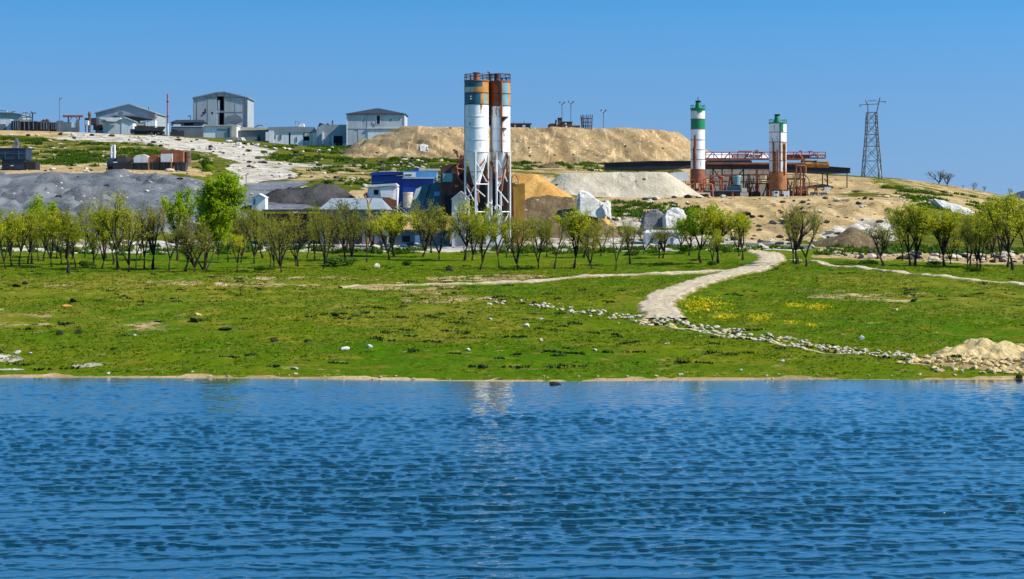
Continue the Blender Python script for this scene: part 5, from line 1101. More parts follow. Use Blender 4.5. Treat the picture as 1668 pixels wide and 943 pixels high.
# lattice pylon
t = T('lattice_pylon', 'grey lattice pylon on the skyline right of the plant', 'pylon', 1420, 292, 380)
LV = [(296, 14.5), (262, 12.4), (238, 10.4), (219, 9.0), (200, 8.2), (183, 7.4)]
hw = lambda y: np.interp(-y, [-q[0] for q in LV], [q[1] for q in LV])
for sx in (-1, 1):
    for sd in (-1, 1): t.bars('leg', 'galv', [[(1420 + sx * hw(y) - (1 if y > 200 else 0) * 0, y, sd * hw(y) * t.s) for y in (296, 262, 238, 219, 200, 183)]], .13)
br = []
for (ya, wa), (yb_, wb_) in zip(LV[:-1], LV[1:]):
    for sd in (-1, 1):
        br += [[(1420 - wa, ya, sd * wa * t.s), (1420 + wb_, yb_, sd * wb_ * t.s)], [(1420 + wa, ya, sd * wa * t.s), (1420 - wb_, yb_, sd * wb_ * t.s)]]
        br += [[(1420 + sd * wa, ya, -wa * t.s), (1420 + sd * wb_, yb_, wb_ * t.s)], [(1420 + sd * wa, ya, wa * t.s), (1420 + sd * wb_, yb_, -wb_ * t.s)]]
        br += [[(1420 - wb_, yb_, sd * wb_ * t.s), (1420 + wb_, yb_, sd * wb_ * t.s)], [(1420 + sd * wb_, yb_, -wb_ * t.s), (1420 + sd * wb_, yb_, wb_ * t.s)]]
t.bars('lattice', 'galv', br, .065, n=5)
t.bars('horn', 'galv', [[(1414, 183, 0), (1414, 172, 0), (1410, 162.5, 0)]], .13); t.bars('horn', 'galv', [[(1430 - 2, 183, 0), (1431, 170, 0), (1433.5, 159, 0)]], .13)
t.bars('crossarm', 'galv', [[(1400.5, 170.5, 0), (1414, 170, 0), (1432, 169, 0)], [(1430, 165.5, 0), (1443, 165, 0)], [(1414, 164, 0), (1428, 164, 0)]], .09)
t.bars('insulator', 'mid_grey', [[(1401, 170.5, 0), (1401, 174, 0)], [(1442, 165, 0), (1442, 168, 0)]], .1)

# ------------------------------------------------------------------ trees
def gen_tree(seed, mode='vase', leaves=9, twigs=7, leafsize=.016, spread=1.0, thick=1.0):
    r = random.Random(seed); wood = MB(); tw = MB(); lv = MB()
    def leafquads(p, n, rad):
        for _ in range(n):
            c = p + Vector((r.gauss(0, rad), r.gauss(0, rad), r.gauss(0, rad)))
            a = Vector((r.gauss(0, 1), r.gauss(0, 1), r.gauss(0, 1))).normalized(); b = a.orthogonal().normalized()
            s = leafsize * r.uniform(.6, 1.3)
            lv.add([c - a * s, c + b * s * .55, c + a * s, c - b * s * .55], [(0, 1, 2, 3)])
    def limb(p, d, L_, rad, lvl, up=.25):
        n = 5 if lvl < 2 else 3
        pts = [p]; q = p.copy(); dd = d.copy()
        for i in range(n):
            dd = (dd + Vector((r.gauss(0, .13), r.gauss(0, .13), up * .35 + r.gauss(0, .05)))).normalized()
            q = q + dd * (L_ / n); pts.append(q.copy())
        rads = [max(rad * (1 - .72 * i / n), .0011) * thick for i in range(n + 1)]
        (wood if lvl < 2 else tw).tube(pts, rads, 6 if lvl < 2 else 3, False)
        return pts, dd
    def at(pts, f):
        x = f * (len(pts) - 1); i = min(int(x), len(pts) - 2); return pts[i].lerp(pts[i + 1], x - i), (pts[i + 1] - pts[i]).normalized()
    def off(d, ang):
        a = d.orthogonal().normalized(); a.rotate(Matrix.Rotation(r.uniform(0, 6.283), 3, d)); return (d * math.cos(ang) + a * math.sin(ang)).normalized()
    def fill(pts, nb, L2):
        for _ in range(nb):
            f = r.uniform(.25, 1); p, d = at(pts, f)
            p2, _d = limb(p, off(d, r.uniform(.35, .95) * spread), L2 * r.uniform(.6, 1.1) * (1.15 - .4 * f), .0042, 2, .5)
            for k in range(twigs):
                g = r.uniform(.2, 1); q, dq = at(p2, g)
                p3, _e = limb(q, off(dq, r.uniform(.3, .9)), .10 * r.uniform(.5, 1.2), .0016, 3, .4)
                if leaves: leafquads(p3[-1], leaves // 2 + 1, .012); leafquads(p3[1], leaves // 2, .014)
    if mode == 'vase':
        h0 = r.uniform(.10, .26); lean = Vector((r.gauss(0, .10), r.gauss(0, .10), 1)).normalized()
        tr, d = limb(Vector((0, 0, -.04)), lean, h0 + .04, .024, 0, .0)
        k = r.choice((2, 3, 3, 4))
        for i in range(k):
            a = 6.283 * (i + r.uniform(-.25, .25)) / k; s = r.uniform(.18, .52) * spread
            p1, d1 = limb(tr[-1], Vector((math.cos(a) * s, math.sin(a) * s, 1)).normalized(), r.uniform(.50, .68), .0155, 1, .22)
            fill(p1, 7, .27)
            for j in range(2):
                p, dd = at(p1, r.uniform(.25, .6)); p2, _q = limb(p, off(dd, r.uniform(.35, .7)), r.uniform(.25, .38), .0075, 1, .4); fill(p2, 4, .21)
    else:
        tr, d = limb(Vector((0, 0, -.03)), Vector((r.gauss(0, .03), 0, 1)), .93, .017, 0, .3)
        for i in range(34):
            f = .26 + .72 * i / 33; p, dd = at(tr, f)
            Lm = .30 * min(1, (f - .14) / .28) * (1.25 - f) ** .7 * r.uniform(.75, 1.15)
            p1, _q = limb(p, off(dd, r.uniform(.8, 1.2)), Lm * 1.25, .006, 1, .55); fill(p1, 5, .13)
        fill(tr[-3:], 6, .12)
        for k in range(4):
            p1, _q = limb(Vector((r.gauss(0, .01), r.gauss(0, .01), -.03)), Vector((r.gauss(0, .35), r.gauss(0, .3), 1)).normalized(), r.uniform(.3, .5), .009, 1, .2)
    return wood, tw, lv
PROTO = {}
def proto(key, leafmat, **kw):
    w, tw, lv = gen_tree(**kw)
    a = w.mesh('trunk', True); a.materials.append(M['bark'])
    b = bpy.data.meshes.new('crown'); nv = len(tw.v)
    b.from_pydata(tw.v + lv.v, [], tw.f + [tuple(i + nv for i in f) for f in lv.f])
    b.materials.append(M['twig']); b.materials.append(M[leafmat] if leafmat else M['twig'])
    b.polygons.foreach_set('material_index', [0] * len(tw.f) + [1] * len(lv.f)); b.update()
    top = max([v[2] for v in tw.v] + [v[2] for v in lv.v]); wid = np.percentile([abs(v[0]) for v in tw.v], 96)
    PROTO.setdefault(key, []).append((a, b, top, wid))
for s_ in range(6): proto('yellow', 'leaf_yellow', seed=100 + s_, leaves=8, leafsize=.0122)
for s_ in range(4): proto('olive', 'leaf_olive', seed=200 + s_, leaves=5, leafsize=.0112)
for s_ in range(3): proto('bright', 'leaf_bright', seed=300 + s_, leaves=13)
for s_ in range(3): proto('bare', 'leaf_olive', seed=400 + s_, leaves=2, twigs=9, leafsize=.011, thick=1.1)
for s_ in range(2): proto('naked', None, seed=450 + s_, leaves=0, twigs=8, spread=1.35, thick=1.6)
proto('leader', 'leaf_bright', seed=501, mode='leader', leaves=12, twigs=7, leafsize=.0125)

TREES = [ # trunk column, foot row, top row, crown half width, kind
 (10, 438, 333, 24, 'yellow'), (21, 434, 342, 18, 'yellow'), (-14, 436, 335, 24, 'yellow'), (32, 432, 338, 20, 'yellow'), (46, 430, 345, 20, 'yellow'), (51, 429, 336, 22, 'yellow'), (63, 426, 345, 18, 'olive'), (71, 425, 313, 22, 'bright'), (84, 434, 336, 22, 'yellow'), (100, 430, 345, 18, 'olive'),
 (111, 445, 333, 34, 'yellow'), (124, 436, 350, 18, 'yellow'), (151, 430, 306, 18, 'bare'), (152, 431, 375, 16, 'olive'), (165, 438, 338, 22, 'yellow'), (185, 431, 336, 24, 'yellow'), (191, 437, 303, 26, 'yellow'), (210, 443, 338, 30, 'olive'), (221, 437, 345, 22, 'olive'), (234, 439, 322, 22, 'bare'), (248, 438, 330, 20, 'bare'), (277, 441, 318, 24, 'bare'), (288, 424, 302, 20, 'bright'),
 (301, 442, 352, 18, 'bare'), (318, 443, 365, 36, 'olive'), (332, 440, 273, 43, 'leader'), (371, 426, 345, 16, 'olive'), (386, 444, 378, 14, 'yellow'), (392, 427, 326, 22, 'olive'), (415, 429, 330, 22, 'olive'), (441, 437, 358, 16, 'olive'), (446, 436, 345, 18, 'olive'), (460, 444, 340, 28, 'olive'), (481, 433, 350, 18, 'olive'), (485, 434, 340, 26, 'olive'), (513, 422, 343, 20, 'olive'), (526, 437, 322, 24, 'olive'), (542, 414, 352, 16, 'bare'),
 (563, 425, 345, 20, 'bare'), (572, 432, 318, 24, 'olive'), (597, 427, 340, 18, 'bare'), (605, 412, 350, 24, 'bare'), (635, 423, 328, 32, 'yellow'), (644, 418, 335, 26, 'yellow'), (687, 418, 318, 28, 'olive'), (717, 423, 335, 24, 'olive'), (758, 424, 318, 26, 'yellow'), (769, 424, 345, 20, 'olive'), (781, 440, 326, 30, 'yellow'), (809, 414, 335, 20, 'olive'), (813, 436, 355, 18, 'olive'),
 (844, 440, 348, 24, 'olive'), (872, 416, 345, 22, 'olive'), (878, 437, 352, 18, 'olive'), (903, 438, 348, 26, 'olive'), (934, 437, 330, 22, 'yellow'), (966, 437, 360, 20, 'olive'), (978, 417, 352, 20, 'olive'), (1003, 440, 360, 18, 'bare'), (1026, 430, 355, 16, 'bare'), (1049, 414, 362, 18, 'bare'), (1073, 421, 372, 18, 'bare'), (1079, 421, 365, 14, 'bare'),
 (1108, 409, 350, 14, 'olive'), (1123, 416, 355, 18, 'yellow'), (1142, 428, 328, 22, 'bright'), (1159, 433, 360, 18, 'yellow'), (1170, 429, 330, 26, 'yellow'), (1204, 417, 350, 16, 'yellow'), (1209, 423, 342, 22, 'yellow'), (1293, 428, 340, 20, 'bare'), (1300, 430, 324, 30, 'bare'), (1312, 434, 334, 26, 'bare'),
 (1429, 429, 395, 8, 'bare'), (1440, 433, 358, 22, 'bare'), (1470, 424, 330, 18, 'yellow'), (1482, 433, 330, 24, 'yellow'), (1491, 433, 326, 26, 'yellow'), (1530, 420, 345, 18, 'olive'), (1539, 434, 332, 26, 'yellow'), (1549, 430, 360, 20, 'olive'), (1576, 439, 350, 16, 'olive'), (1581, 434, 335, 20, 'yellow'), (1592, 435, 345, 20, 'olive'), (1597, 438, 335, 26, 'yellow'), (1614, 420, 345, 20, 'olive'), (1622, 425, 318, 26, 'yellow'), (1629, 424, 325, 24, 'olive'), (1642, 435, 318, 24, 'yellow'), (1650, 440, 310, 32, 'yellow'), (1666, 430, 312, 26, 'yellow'), (1684, 434, 316, 26, 'yellow'),
 (92, 420, 338, 18, 'yellow'), (117, 422, 345, 16, 'bare'), (138, 420, 340, 20, 'olive'), (174, 421, 332, 18, 'bare'), (228, 421, 335, 16, 'bare'), (356, 424, 350, 16, 'olive'), (428, 420, 352, 18, 'bare'), (500, 420, 348, 18, 'bare'), (620, 414, 352, 16, 'bare'), (702, 412, 350, 16, 'bare'), (826, 420, 345, 18, 'bare'), (890, 418, 352, 16, 'bare'), (950, 420, 356, 16, 'bare'), (1560, 425, 350, 16, 'bare'), (1606, 426, 340, 18, 'yellow'),
]
MARKS = [(-60, 60, 'before the dark blue crushing machine'), (60, 140, 'below the long ridge of black bins'), (140, 200, 'below the rounded grey gravel heap'), (200, 268, 'below the row of skips'), (268, 345, 'at the tallest bright green tree'), (345, 450, 'before the tiny white gabled house'), (450, 555, 'before the long grey shed'), (555, 660, 'below the wrecked white cabin'), (660, 740, 'before the teal mixing hood'), (740, 833, 'under the twin silos'), (833, 925, 'before the orange sand heap'), (925, 1012, 'before the sloping white chalk block'), (1012, 1100, 'before the white barn'), (1100, 1185, 'below the slim green-banded silo'), (1185, 1240, 'just left of the road bend'), (1240, 1350, 'right of the road bend'), (1350, 1500, 'by the brown soil mound'), (1500, 1565, 'below the white chalk outcrop'), (1565, 1608, 'in the clump near the right edge'), (1608, 1700, 'at the right edge of the photo')]
LOOK = {'yellow': 'yellow-green', 'olive': 'thin olive-leaved', 'bright': 'bright green', 'bare': 'almost bare grey-twigged', 'leader': 'dense bright green', 'naked': 'leafless'}
ORD = ['leftmost', 'second from left', 'third from left', 'fourth from left', 'fifth from left', 'sixth from left', 'seventh from left', 'eighth from left', 'ninth from left', 'tenth from left']
NUM = ['', 'one', 'two', 'three', 'four', 'five', 'six', 'seven', 'eight', 'nine', 'ten']
def tree(px, yb, yt, hw_, kind, i, name='tree', D=None):
    if D is None: X, Y, Z = hit(px, yb)
    else: Y = D; X = (px - CX) / F * D; Z = gz(X, Y)
    a, b, top, wid = PROTO[kind][i % len(PROTO[kind])]
    h = (CH + (HY - yt) * Y / F - Z) / top
    wx = 1.2 * hw_ * Y / F / (wid * h) if wid else 1
    wx = min(max(wx, .6), 1.6)
    o = bpy.data.objects.new(name, None); COL.objects.link(o)
    o.location = (X, Y, Z); o.scale = (h * wx, h * wx, h); o.rotation_euler = (0, 0, (i * 2.399) % 6.283)
    o.empty_display_size = .3
    link('trunk', a, None, o); link('crown', b, None, o)
    return o
keys = {}
for i, (px, yb, yt, hw_, kind) in enumerate(TREES):
    o = tree(px, yb, yt, hw_, kind, i)
    h = yb - yt; size = 'tall' if h > 104 else ('low' if h < 70 else 'medium')
    mk = [q[2] for q in MARKS if q[0] <= px < q[1]][0]
    keys.setdefault((size, kind, mk), []).append((px, o))
for (size, kind, mk), lst in keys.items():
    lst.sort(key=lambda q: q[0])
    for k, (px, o) in enumerate(lst):
        lb = f'{size} {LOOK[kind]} tree {mk}'
        if kind == 'leader': lb = 'tallest dense bright green tree on the meadow, crown like a cone'
        elif len(lst) > 1: lb += f', {ORD[k]} of {NUM[len(lst)]}'
        tag(o, lb, 'tree', 'row of young trees along the back of the meadow')
for px, yb, yt, hw_, lb in ((1529, 309, 275, 22, 'left stem of the leafless tree pair on the right skyline'), (1543, 309, 279, 18, 'right stem of the leafless tree pair on the right skyline'), (1586, 316, 296, 7, 'small leafless sapling right of the bare skyline tree pair'), (1602, 318, 302, 5, 'second small leafless sapling further right on the skyline'), (1568, 311, 301, 4, 'tiny leafless shrub close right of the bare tree pair'), (1644, 325, 305, 5, 'leafless sapling poking up near the right edge')):
    tag(tree(px, yb, yt, hw_, 'naked', int(px), 'bare_tree', 415), lb, 'tree')

def bush_mesh(seed, n=700):
    r = random.Random(seed); m = MB()
    lobes = [(Vector((r.uniform(-.5, .5), r.uniform(-.4, .4), r.uniform(.2, .6))), r.uniform(.25, .45)) for _ in range(7)]
    for _ in range(n):
        c0, rd = r.choice(lobes); d = Vector((r.gauss(0, 1), r.gauss(0, 1), r.gauss(0, 1))).normalized()
        c = c0 + d * rd * r.uniform(.6, 1.0); c.z = max(c.z, .02)
        a = Vector((r.gauss(0, 1), r.gauss(0, 1), r.gauss(0, 1))).normalized(); b = a.orthogonal(); s = r.uniform(.04, .09)
        m.add([c - a * s, c + b * s * .6, c + a * s, c - b * s * .6], [(0, 1, 2, 3)])
    return m
BM = []
for k in range(4):
    me = bush_mesh(k).mesh('bush'); BM.append(me)
def bush(px, yb, w, h, mat, lb, i, D=None):
    X, Y, Z = hit(px, yb) if D is None else ((px - CX) / F * D, D, gz((px - CX) / F * D, D))
    me = BM[i % 4].copy(); me.materials.append(M[mat]); o = link('bush', me, None)
    s = Y / F; o.location = (X, Y, Z - .05); o.scale = (w * s / 1.4, w * s / 1.4, h * s / .95); o.rotation_euler = (0, 0, i)
    return tag(o, lb, 'bush')
bush(333, 278, 13, 24, 'leaf_dark', 'dark conical bush on the slope right of the skips', 0)
bush(342, 279, 12, 13, 'leaf_bright', 'small bright bush at the foot of the dark conical bush', 1)
for k, (px, yb, w, h, mt, lb) in enumerate([(547, 434, 60, 18, 'leaf_dark', 'broad dark green shrub under the trees before the long grey shed'), (142, 436, 26, 14, 'leaf_dark', 'dark green shrub between trees below the grey gravel heap'), (430, 440, 34, 10, 'leaf_dark', 'low dark shrub left of the V-shaped olive tree'), (1030, 416, 30, 10, 'leaf_dark', 'dark low shrub left of the white barn trees'), (1115, 412, 26, 16, 'leaf_dark', 'dark shrub in front of the white barn corner'), (1182, 412, 12, 12, 'leaf_dark', 'round dark shrub beside the road left of the bend'), (1415, 430, 30, 9, 'leaf_bright', 'low green shrub on the sandy flat by the soil mound'), (1520, 432, 30, 9, 'leaf_dark', 'dark flat shrub under the right-hand trees'), (955, 411, 18, 12, 'leaf_dark', 'dark shrub below the sloping white chalk block'), (660, 432, 20, 8, 'leaf_dark', 'small dark shrub below the grey hut'), (1160, 432, 20, 10, 'leaf_dark', 'dark shrub at the road trees below the slim silo'), (1590, 442, 36, 9, 'leaf_dark', 'dark low shrub in the clump left of the right-edge trees')]): bush(px, yb, w, h, mt, lb, k)
for k, (px, yb, w, h) in enumerate([(560, 262, 26, 8), (520, 258, 18, 7), (500, 247, 16, 6), (600, 256, 22, 7), (640, 262, 24, 8), (585, 247, 20, 6), (690, 262, 20, 7), (540, 282, 22, 8), (535, 300, 22, 8), (480, 250, 14, 6), (855, 268, 22, 9), (930, 275, 14, 7), (870, 262, 14, 6), (1400, 313, 26, 4), (1470, 312, 14, 5), (60, 236, 20, 7), (90, 250, 14, 6), (150, 258, 16, 7), (225, 250, 14, 6), (430, 250, 14, 6), (405, 247, 14, 5), (120, 226, 8, 4)]):
    bush(px, yb, w, h, 'leaf_dark', 'low dark bush among the grass on the quarry slope', k)['group'] = 'low bushes on the quarry slopes'

# ------------------------------------------------------------------ stones and boulders on the meadow
def rock_mesh(seed):
    bm = bmesh.new(); bmesh.ops.create_icosphere(bm, subdivisions=2, radius=.5); r = random.Random(seed)
    pl = [(Vector((r.gauss(0, 1), r.gauss(0, 1), r.gauss(0, 1))).normalized(), r.uniform(.26, .42)) for _ in range(9)]
    for v in bm.verts:
        for n, d in pl:
            k = v.co.dot(n)
            if k > d: v.co -= n * (k - d)
        v.co += Vector((r.gauss(0, .012), r.gauss(0, .012), r.gauss(0, .012)))
    me = bpy.data.meshes.new('stone'); bm.to_mesh(me); bm.free(); return me
RM = {}
for mt in ('stone', 'dark_stone', 'chalk', 'tan_stone'):
    RM[mt] = []
    for k in range(5):
        me = rock_mesh(k + 11); me.materials.append(M[mt]); RM[mt].append(me)
rr = random.Random(99)
def rock(px, py, w, h, mat, name='stone', sink=.28):
    X, Y, Z = hit(px, py); s = Y / F
    o = link(name, rr.choice(RM[mat]), None); q = w * s
    o.location = (X, Y, Z + h * s * (.5 - sink)); o.scale = (q * 1.15, q * rr.uniform(.8, 1.2), h * s * 1.25); o.rotation_euler = (rr.uniform(-.3, .3), rr.uniform(-.3, .3), rr.uniform(0, 6.28))
    return o
def on_line(pts, f):
    n = len(pts) - 1; x = f * n; i = min(int(x), n - 1); a, b = pts[i], pts[i + 1]; return a[0] + (b[0] - a[0]) * (x - i), a[1] + (b[1] - a[1]) * (x - i)
LN1 = [(796, 490), (850, 494), (900, 500), (950, 507), (1000, 515), (1050, 522)]
STN = []
for k in range(150):
    x, y = on_line(LN1, rr.random()); y += rr.gauss(0, 3.4); s = rr.uniform(3.0, 9.5)
    if vnoise(x / 22, y / 9, 3) < .3: continue
    STN.append((s, x, y, .5, rr.choice(('stone', 'stone', 'stone', 'stone', 'stone', 'tan_stone', 'tan_stone', 'dark_stone')), 'pale stone in the broken stone line left of the road end', 'pale stones left of the road end'))
LN2 = [(1040, 524), (1100, 530), (1160, 541), (1230, 551), (1300, 563), (1370, 572), (1430, 578), (1490, 584)]
for k in range(330):
    f = rr.random(); x, y = on_line(LN2, f); y += rr.uniform(-10, 5) * (1.0 if f < .6 else .7); s = rr.uniform(3.5, 11)
    if vnoise(x / 30, y / 8, 4) < .27: continue
    STN.append((s, x, y, .5, rr.choice(('stone', 'stone', 'stone', 'stone', 'stone', 'tan_stone', 'tan_stone', 'dark_stone')), 'pale stone in the long stone row running from road to shore heap', 'pale stones between road and shore heap'))
for k, (x, y) in enumerate([(1055, 522), (1066, 518), (1075, 524), (1090, 520), (1100, 526), (1083, 530), (1115, 524), (1126, 531), (1108, 521), (1062, 529)]):
    tag(rock(x, y, 8, 6, 'dark_stone'), 'dark stone lying across the foot of the road', 'stone', 'dark stones at the foot of the road')
for k in range(150):
    x = rr.uniform(1462, 1700); y = 590 + rr.uniform(-12, 14) + (x - 1480) * .035; s = rr.uniform(4, 16)
    if x < 1520: y = min(y, 592)
    STN.append((s, x, y, .5, 'tan_stone', 'tan rubble stone strewn at the foot of the shore rubble heap', 'tan rubble stones at the shore heap'))
STN.sort(key=lambda q: -q[0])
small = MB()
for k, (s, x, y, fl, mt, lb, gr) in enumerate(STN):
    if k < 205:
        if mt == 'dark_stone': lb = lb.replace('pale', 'dark'); gr = gr.replace('pale', 'dark')
        tag(rock(x, y, s, s * fl, mt), lb, 'stone', gr)
    else:
        X, Y, Z = hit(x, y); q = s * Y / F; me = rr.choice(RM['stone']); a = rr.uniform(0, 6.28); ca_, sa_ = math.cos(a), math.sin(a)
        small.add([(X + q * 1.1 * (v.co.x * ca_ - v.co.y * sa_), Y + q * (v.co.x * sa_ + v.co.y * ca_), Z + q * .6 * (v.co.z + .22)) for v in me.vertices], [tuple(p.vertices) for p in me.polygons])
tag(link('gravel', small.mesh('gravel'), M['stone']), 'small loose gravel between the stones of the rows and the shore heap', 'gravel', kind='stuff')
for x, y, w, h, mt, lb in [(120, 492, 14, 8, 'dark_stone', 'dark brown boulder on the upper left meadow'), (42, 463, 13, 7, 'dark_stone', 'dark boulder right of two near the left meadow crest'), (27, 467, 16, 4, 'dark_stone', 'flat dark rock left of two near the left meadow crest'), (317, 524, 18, 8, 'dark_stone', 'dark boulder in the middle of the left meadow'), (366, 538, 24, 6, 'dark_stone', 'flat dark rock with a white fleck, centre of the left meadow'), (97, 546, 13, 10, 'dark_stone', 'pointed dark boulder on the lower left meadow'), (128, 542, 14, 7, 'dark_stone', 'dark low rock right of the pointed dark boulder'), (447, 556, 16, 7, 'dark_stone', 'left dark rock of the pair on the lower centre meadow'), (502, 557, 15, 6, 'dark_stone', 'right dark rock of the pair on the lower centre meadow'), (547, 515, 14, 8, 'dark_stone', 'rounded dark rock above the pair of dark rocks'), (613, 436, 12, 10, 'brown', 'grey and white boulder standing before the middle trees'), (732, 441, 16, 11, 'dark_stone', 'dark pointed rock before the trees left of the silos'), (787, 600, 16, 9, 'dark_stone', 'dark rock with white scraps near the shore, centre'), (1488, 491, 14, 6, 'dark_stone', 'lone dark rock on the right meadow'), (107, 500, 18, 6, 'rust', 'rust-red rock beside the dark brown boulder'), (66, 500, 6, 5, 'dark_stone', 'tiny dark stone left of the rust-red rock'),
    (560, 570, 22, 7, 'chalk', 'flat white rock on the lower meadow, left of centre'), (602, 566, 11, 7, 'chalk', 'pointed white rock right of the flat white rock'), (763, 571, 9, 6, 'chalk', 'small white rock on the lower centre meadow'), (858, 532, 11, 7, 'chalk', 'round white boulder below the broken stone line'), (881, 555, 9, 5, 'chalk', 'white rock below the round white boulder'), (882, 521, 12, 4, 'chalk', 'flat white stone just under the broken stone line'), (799, 521, 6, 5, 'chalk', 'tiny white stone left of the round white boulder'), (970, 571, 8, 4, 'chalk', 'white stone on the lower meadow below the road end'), (1085, 561, 13, 3, 'chalk', 'flat white slab below the stone row start'), (1207, 604, 6, 5, 'chalk', 'round white stone near the shore right of centre'), (1275, 589, 10, 4, 'chalk', 'pale stone on the grass below the stone row'), (1403, 553, 10, 10, 'chalk', 'upright white stones beside the stone row'), (28, 575, 14, 5, 'chalk', 'white slab on the left shore meadow'), (50, 576, 9, 4, 'chalk', 'small white slab right of the left shore slab'), (219, 547, 8, 4, 'chalk', 'white stone on the lower left meadow'), (374, 537, 6, 5, 'chalk', 'white fleck of stone against the flat dark rock'), (480, 601, 16, 4, 'chalk', 'pale flat stones near the shore, left of centre'), (323, 513, 14, 4, 'tan_stone', 'tan flat stone above the dark boulder on the left meadow'), (1458, 506, 12, 5, 'tan_stone', 'tan stone left of the lone dark rock')]:
    if mt == 'brown': mt = 'stone'
    if mt == 'rust':
        o = rock(x, y, w, h, 'tan_stone'); o.data = o.data.copy(); o.data.materials[0] = M['rust_orange']
    else: o = rock(x, y, w, h, mt)
    o.name = 'boulder' if w > 11 else 'stone'
    tag(o, lb, 'rock')
xs, ys, zs = (903 - CX) / F * 90, 90.3, 0
o = link('boulder', RM['dark_stone'][1], None); o.location = (xs, ys, .02); o.scale = (.75, .4, .22); tag(o, 'small dark rock breaking the water just off the shore', 'rock')
o = link('boulder', RM['dark_stone'][2], None); x, y, z = hit(1660, 616); o.location = (x, y, z + .06); o.scale = (.5, .35, .3); tag(o, 'dark rock on the beach at the right edge', 'rock')
for k in range(38):
    x = rr.uniform(-10, 1680); d = float(shore(x)) + rr.uniform(.2, 1.6); X = (x - CX) / F * d; s = rr.uniform(.08, .22)
    o = link('stone', rr.choice(RM['stone']), None); o.location = (X, d, gz(X, d) + s * .15); o.scale = (s * 1.5, s, s * .7); o.rotation_euler = (0, 0, rr.uniform(0, 6)); tag(o, 'small pale stone washed up along the waterline', 'stone', 'pale stones along the waterline')

# ------------------------------------------------------------------ ground cover: grass tufts, dark tussocks, yellow flowers
def scatter(name, X, Y, hgt, wid, mat, blades, seed, tilt=.5):
    g = np.random.default_rng(seed); n = len(X); Z = ground(X, Y)
    V = []; 
    for b in range(blades):
        a = g.random(n) * 6.283; w = wid * (0.5 + g.random(n) * .7); h = hgt * (.5 + g.random(n) * .7); l = h * tilt * g.normal(0, 1, n)
        bx, by = X + g.normal(0, 1, n) * wid * .5, Y + g.normal(0, 1, n) * wid * .5
        ca_, sa_ = np.cos(a), np.sin(a)
        V.append(np.stack([np.stack([bx - ca_ * w * .5, by - sa_ * w * .5, Z - .03], -1), np.stack([bx + ca_ * w * .5, by + sa_ * w * .5, Z - .03], -1), np.stack([bx - sa_ * l, by + ca_ * l, Z + h], -1)], 1))
    V = np.concatenate(V).reshape(-1, 3).astype(np.float32)
    me = bpy.data.meshes.new(name); me.vertices.add(len(V)); me.vertices.foreach_set('co', V.ravel())
    me.loops.add(len(V)); me.loops.foreach_set('vertex_index', np.arange(len(V), dtype=np.int32)); k = len(V) // 3
    me.polygons.add(k); me.polygons.foreach_set('loop_start', np.arange(0, len(V), 3, dtype=np.int32)); me.polygons.foreach_set('loop_total', np.full(k, 3, np.int32)); me.update(calc_edges=True)
    return link(name, me, M[mat])
def off_roads(X, Y):
    ok = np.ones(len(X), bool)
    for P_, w in ROADS:
        d2 = np.min((X[:, None] - P_[None, ::3, 0]) ** 2 + (Y[:, None] - P_[None, ::3, 1]) ** 2, axis=1); ok &= d2 > (w * .5 + .15) ** 2
    return ok
g = np.random.default_rng(3)
n = 42000; D_ = 94 + 100 * g.random(n) ** .8; P_ = g.uniform(-60, 1730, n); D_ = np.maximum(D_, shore(P_) + 1.6); X_ = (P_ - CX) / F * D_
k = off_roads(X_, D_) & (fbm(X_ / 6, D_ / 6, 71, 3) > -.13)
tag(scatter('grass', X_[k], D_[k], .085, .20, 'tuft', 3, 4, 2.2), 'short green spring grass covering the lakeside meadow', 'grass', kind='stuff')
n = 620; D_ = 96 + 98 * g.random(n); P_ = g.uniform(-40, 1710, n); X_ = (P_ - CX) / F * D_
k = off_roads(X_, D_) & (fbm(X_ / 12, D_ / 16, 81, 4) > .03); X_, D_ = X_[k], D_[k]
X2 = np.concatenate([X_ + g.normal(0, .22, len(X_)) for _ in range(5)]); Y2 = np.concatenate([D_ + g.normal(0, .12, len(X_)) for _ in range(5)])
tag(scatter('tussocks', X2, Y2, .13, .22, 'tussock', 5, 5), 'dark weed tussocks dotted over the lakeside meadow', 'grass', kind='stuff')
FX, FY = [], []
for x0, x1, y0, y1, n in ((1112, 1185, 484, 510, 260), (1160, 1205, 513, 520, 70), (1220, 1255, 513, 522, 60), (1280, 1308, 494, 500, 60), (1318, 1346, 495, 505, 80), (1275, 1300, 522, 526, 20), (1315, 1330, 527, 533, 20)):
    for _ in range(n):
        h = hit(rr.gauss((x0 + x1) / 2, (x1 - x0) / 3.6), rr.gauss((y0 + y1) / 2, (y1 - y0) / 3.6)); FX.append(h[0]); FY.append(h[1])
tag(scatter('yellow_flowers', np.array(FX), np.array(FY), .10, .16, 'flower', 4, 6, 2.0), 'patches of yellow flowers on the meadow right of the road', 'flowers', kind='stuff')

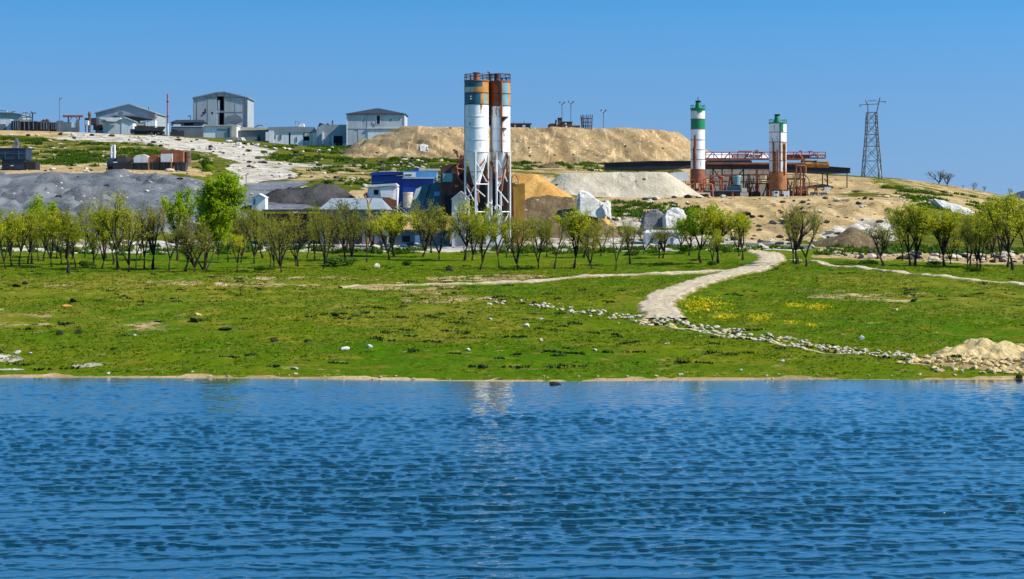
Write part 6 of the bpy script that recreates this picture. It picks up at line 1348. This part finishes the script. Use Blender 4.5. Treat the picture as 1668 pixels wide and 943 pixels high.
# ------------------------------------------------------------------ rubble and scrub strewn over the quarry slopes
def strewn(name, mat, label, areas, seed, smin, smax, flat=.6):
    r = random.Random(seed); m = MB()
    for pts, n in areas:
        P_ = poly_xy(pts); xs_ = [q[0] for q in P_]; ys_ = [q[1] for q in P_]
        X = np.array([r.uniform(min(xs_), max(xs_)) for _ in range(n * 3)]); Y = np.array([r.uniform(min(ys_), max(ys_)) for _ in range(n * 3)])
        k = inside(X, Y, P_) & (fbm(X / 6, Y / 6, seed, 3) > -.04); X, Y = X[k][:n], Y[k][:n]; Z = ground(X, Y)
        for x, y, z in zip(X, Y, Z):
            q = smin + (smax - smin) * r.random() ** 3; me = r.choice(RM['stone']); a = r.uniform(0, 6.28); c_, s_ = math.cos(a), math.sin(a); fx = r.uniform(.8, 1.6)
            m.add([(x + q * fx * (v.co.x * c_ - v.co.y * s_), y + q * (v.co.x * s_ + v.co.y * c_), z + q * flat * (v.co.z + .25)) for v in me.vertices], [tuple(p.vertices) for p in me.polygons])
    return tag(link(name, m.mesh(name), M[mat]), label, 'rubble', kind='stuff')
LEFT = [(0, 214), (300, 224), (560, 242), (740, 262), (740, 300), (560, 305), (350, 340), (0, 350)]
BANK = [(1000, 322), (1340, 322), (1510, 322), (1520, 350), (1440, 392), (1200, 392), (1110, 350), (1000, 350)]
MIDL = [(560, 262), (760, 262), (760, 300), (560, 305), (440, 290)]
PADS = [(640, 350), (1060, 350), (1100, 385), (1300, 395), (1300, 408), (100, 408), (100, 396), (600, 396)]
RGT = [(1320, 404), (1668, 414), (1668, 430), (1450, 424), (1330, 418)]
HUMP = [(835, 262), (985, 262), (985, 300), (835, 300)]
strewn('pale_rubble', 'stone', 'pale broken rubble strewn over the quarry slopes and yards', [(LEFT, 420), (BANK, 170), (MIDL, 90), (PADS, 380), (RGT, 130), (HUMP, 60)], 3, .2, 1.25)
strewn('dark_rubble', 'slag', 'dark broken rubble strewn over the quarry slopes and yards', [(LEFT, 330), (BANK, 260), (MIDL, 70), (PADS, 300), (RGT, 120), (HUMP, 70)], 8, .2, 1.3)
SX, SY = [], []
for pts, n, th in (([(0, 224), (250, 236), (340, 258), (340, 280), (0, 268)], 420, .02), ([(400, 240), (760, 245), (760, 300), (560, 303), (480, 272)], 620, -.02), (HUMP, 160, .0), ([(1440, 305), (1650, 328), (1650, 350), (1500, 340)], 160, .0), ([(0, 402), (1300, 404), (1300, 412), (0, 414)], 200, .0), ([(1000, 330), (1140, 340), (1120, 372), (1000, 350)], 90, .0), ([(1340, 400), (1668, 408), (1668, 420), (1340, 415)], 120, .0)):
    P_ = poly_xy(pts); xs_ = [q[0] for q in P_]; ys_ = [q[1] for q in P_]; g2 = np.random.default_rng(n)
    X = g2.uniform(min(xs_), max(xs_), n * 5); Y = g2.uniform(min(ys_), max(ys_), n * 5)
    k = inside(X, Y, P_) & (fbm(X / 7, Y / 7, 91, 3) > th); SX.append(X[k][:n]); SY.append(Y[k][:n])
SX = np.concatenate(SX); SY = np.concatenate(SY); g2 = np.random.default_rng(12)
SX = np.concatenate([SX + g2.normal(0, .35, len(SX)) for _ in range(5)]); SY = np.concatenate([SY + g2.normal(0, .35, len(SY)) for _ in range(5)])
tag(scatter('scrub', SX, SY, .5, .55, 'leaf_dark', 5, 21, .8), 'low dark green scrub covering parts of the quarry slopes', 'scrub', kind='stuff')
for k, (x, y, w, h, mt) in enumerate([(98, 220, 9, 6, 'dark_stone'), (118, 219, 7, 4, 'stone'), (150, 221, 9, 4, 'dark_stone'), (182, 222, 12, 4, 'dark_stone'), (228, 226, 8, 4, 'stone'), (372, 232, 10, 6, 'chalk'), (388, 236, 12, 7, 'chalk'), (404, 237, 9, 6, 'stone'), (418, 238, 12, 6, 'chalk'), (432, 240, 8, 5, 'stone'), (448, 243, 8, 4, 'chalk'), (470, 244, 9, 4, 'stone'), (520, 247, 9, 5, 'chalk'), (536, 246, 7, 5, 'stone'), (630, 245, 14, 5, 'chalk'), (655, 246, 9, 6, 'tan_stone'), (675, 250, 14, 6, 'tan_stone')]):
    o = rock(x, y, w, h, mt); o.name = 'boulder'; tag(o, 'broken boulder lying along the foot of the ridge buildings', 'rock', 'boulders along the foot of the ridge buildings')
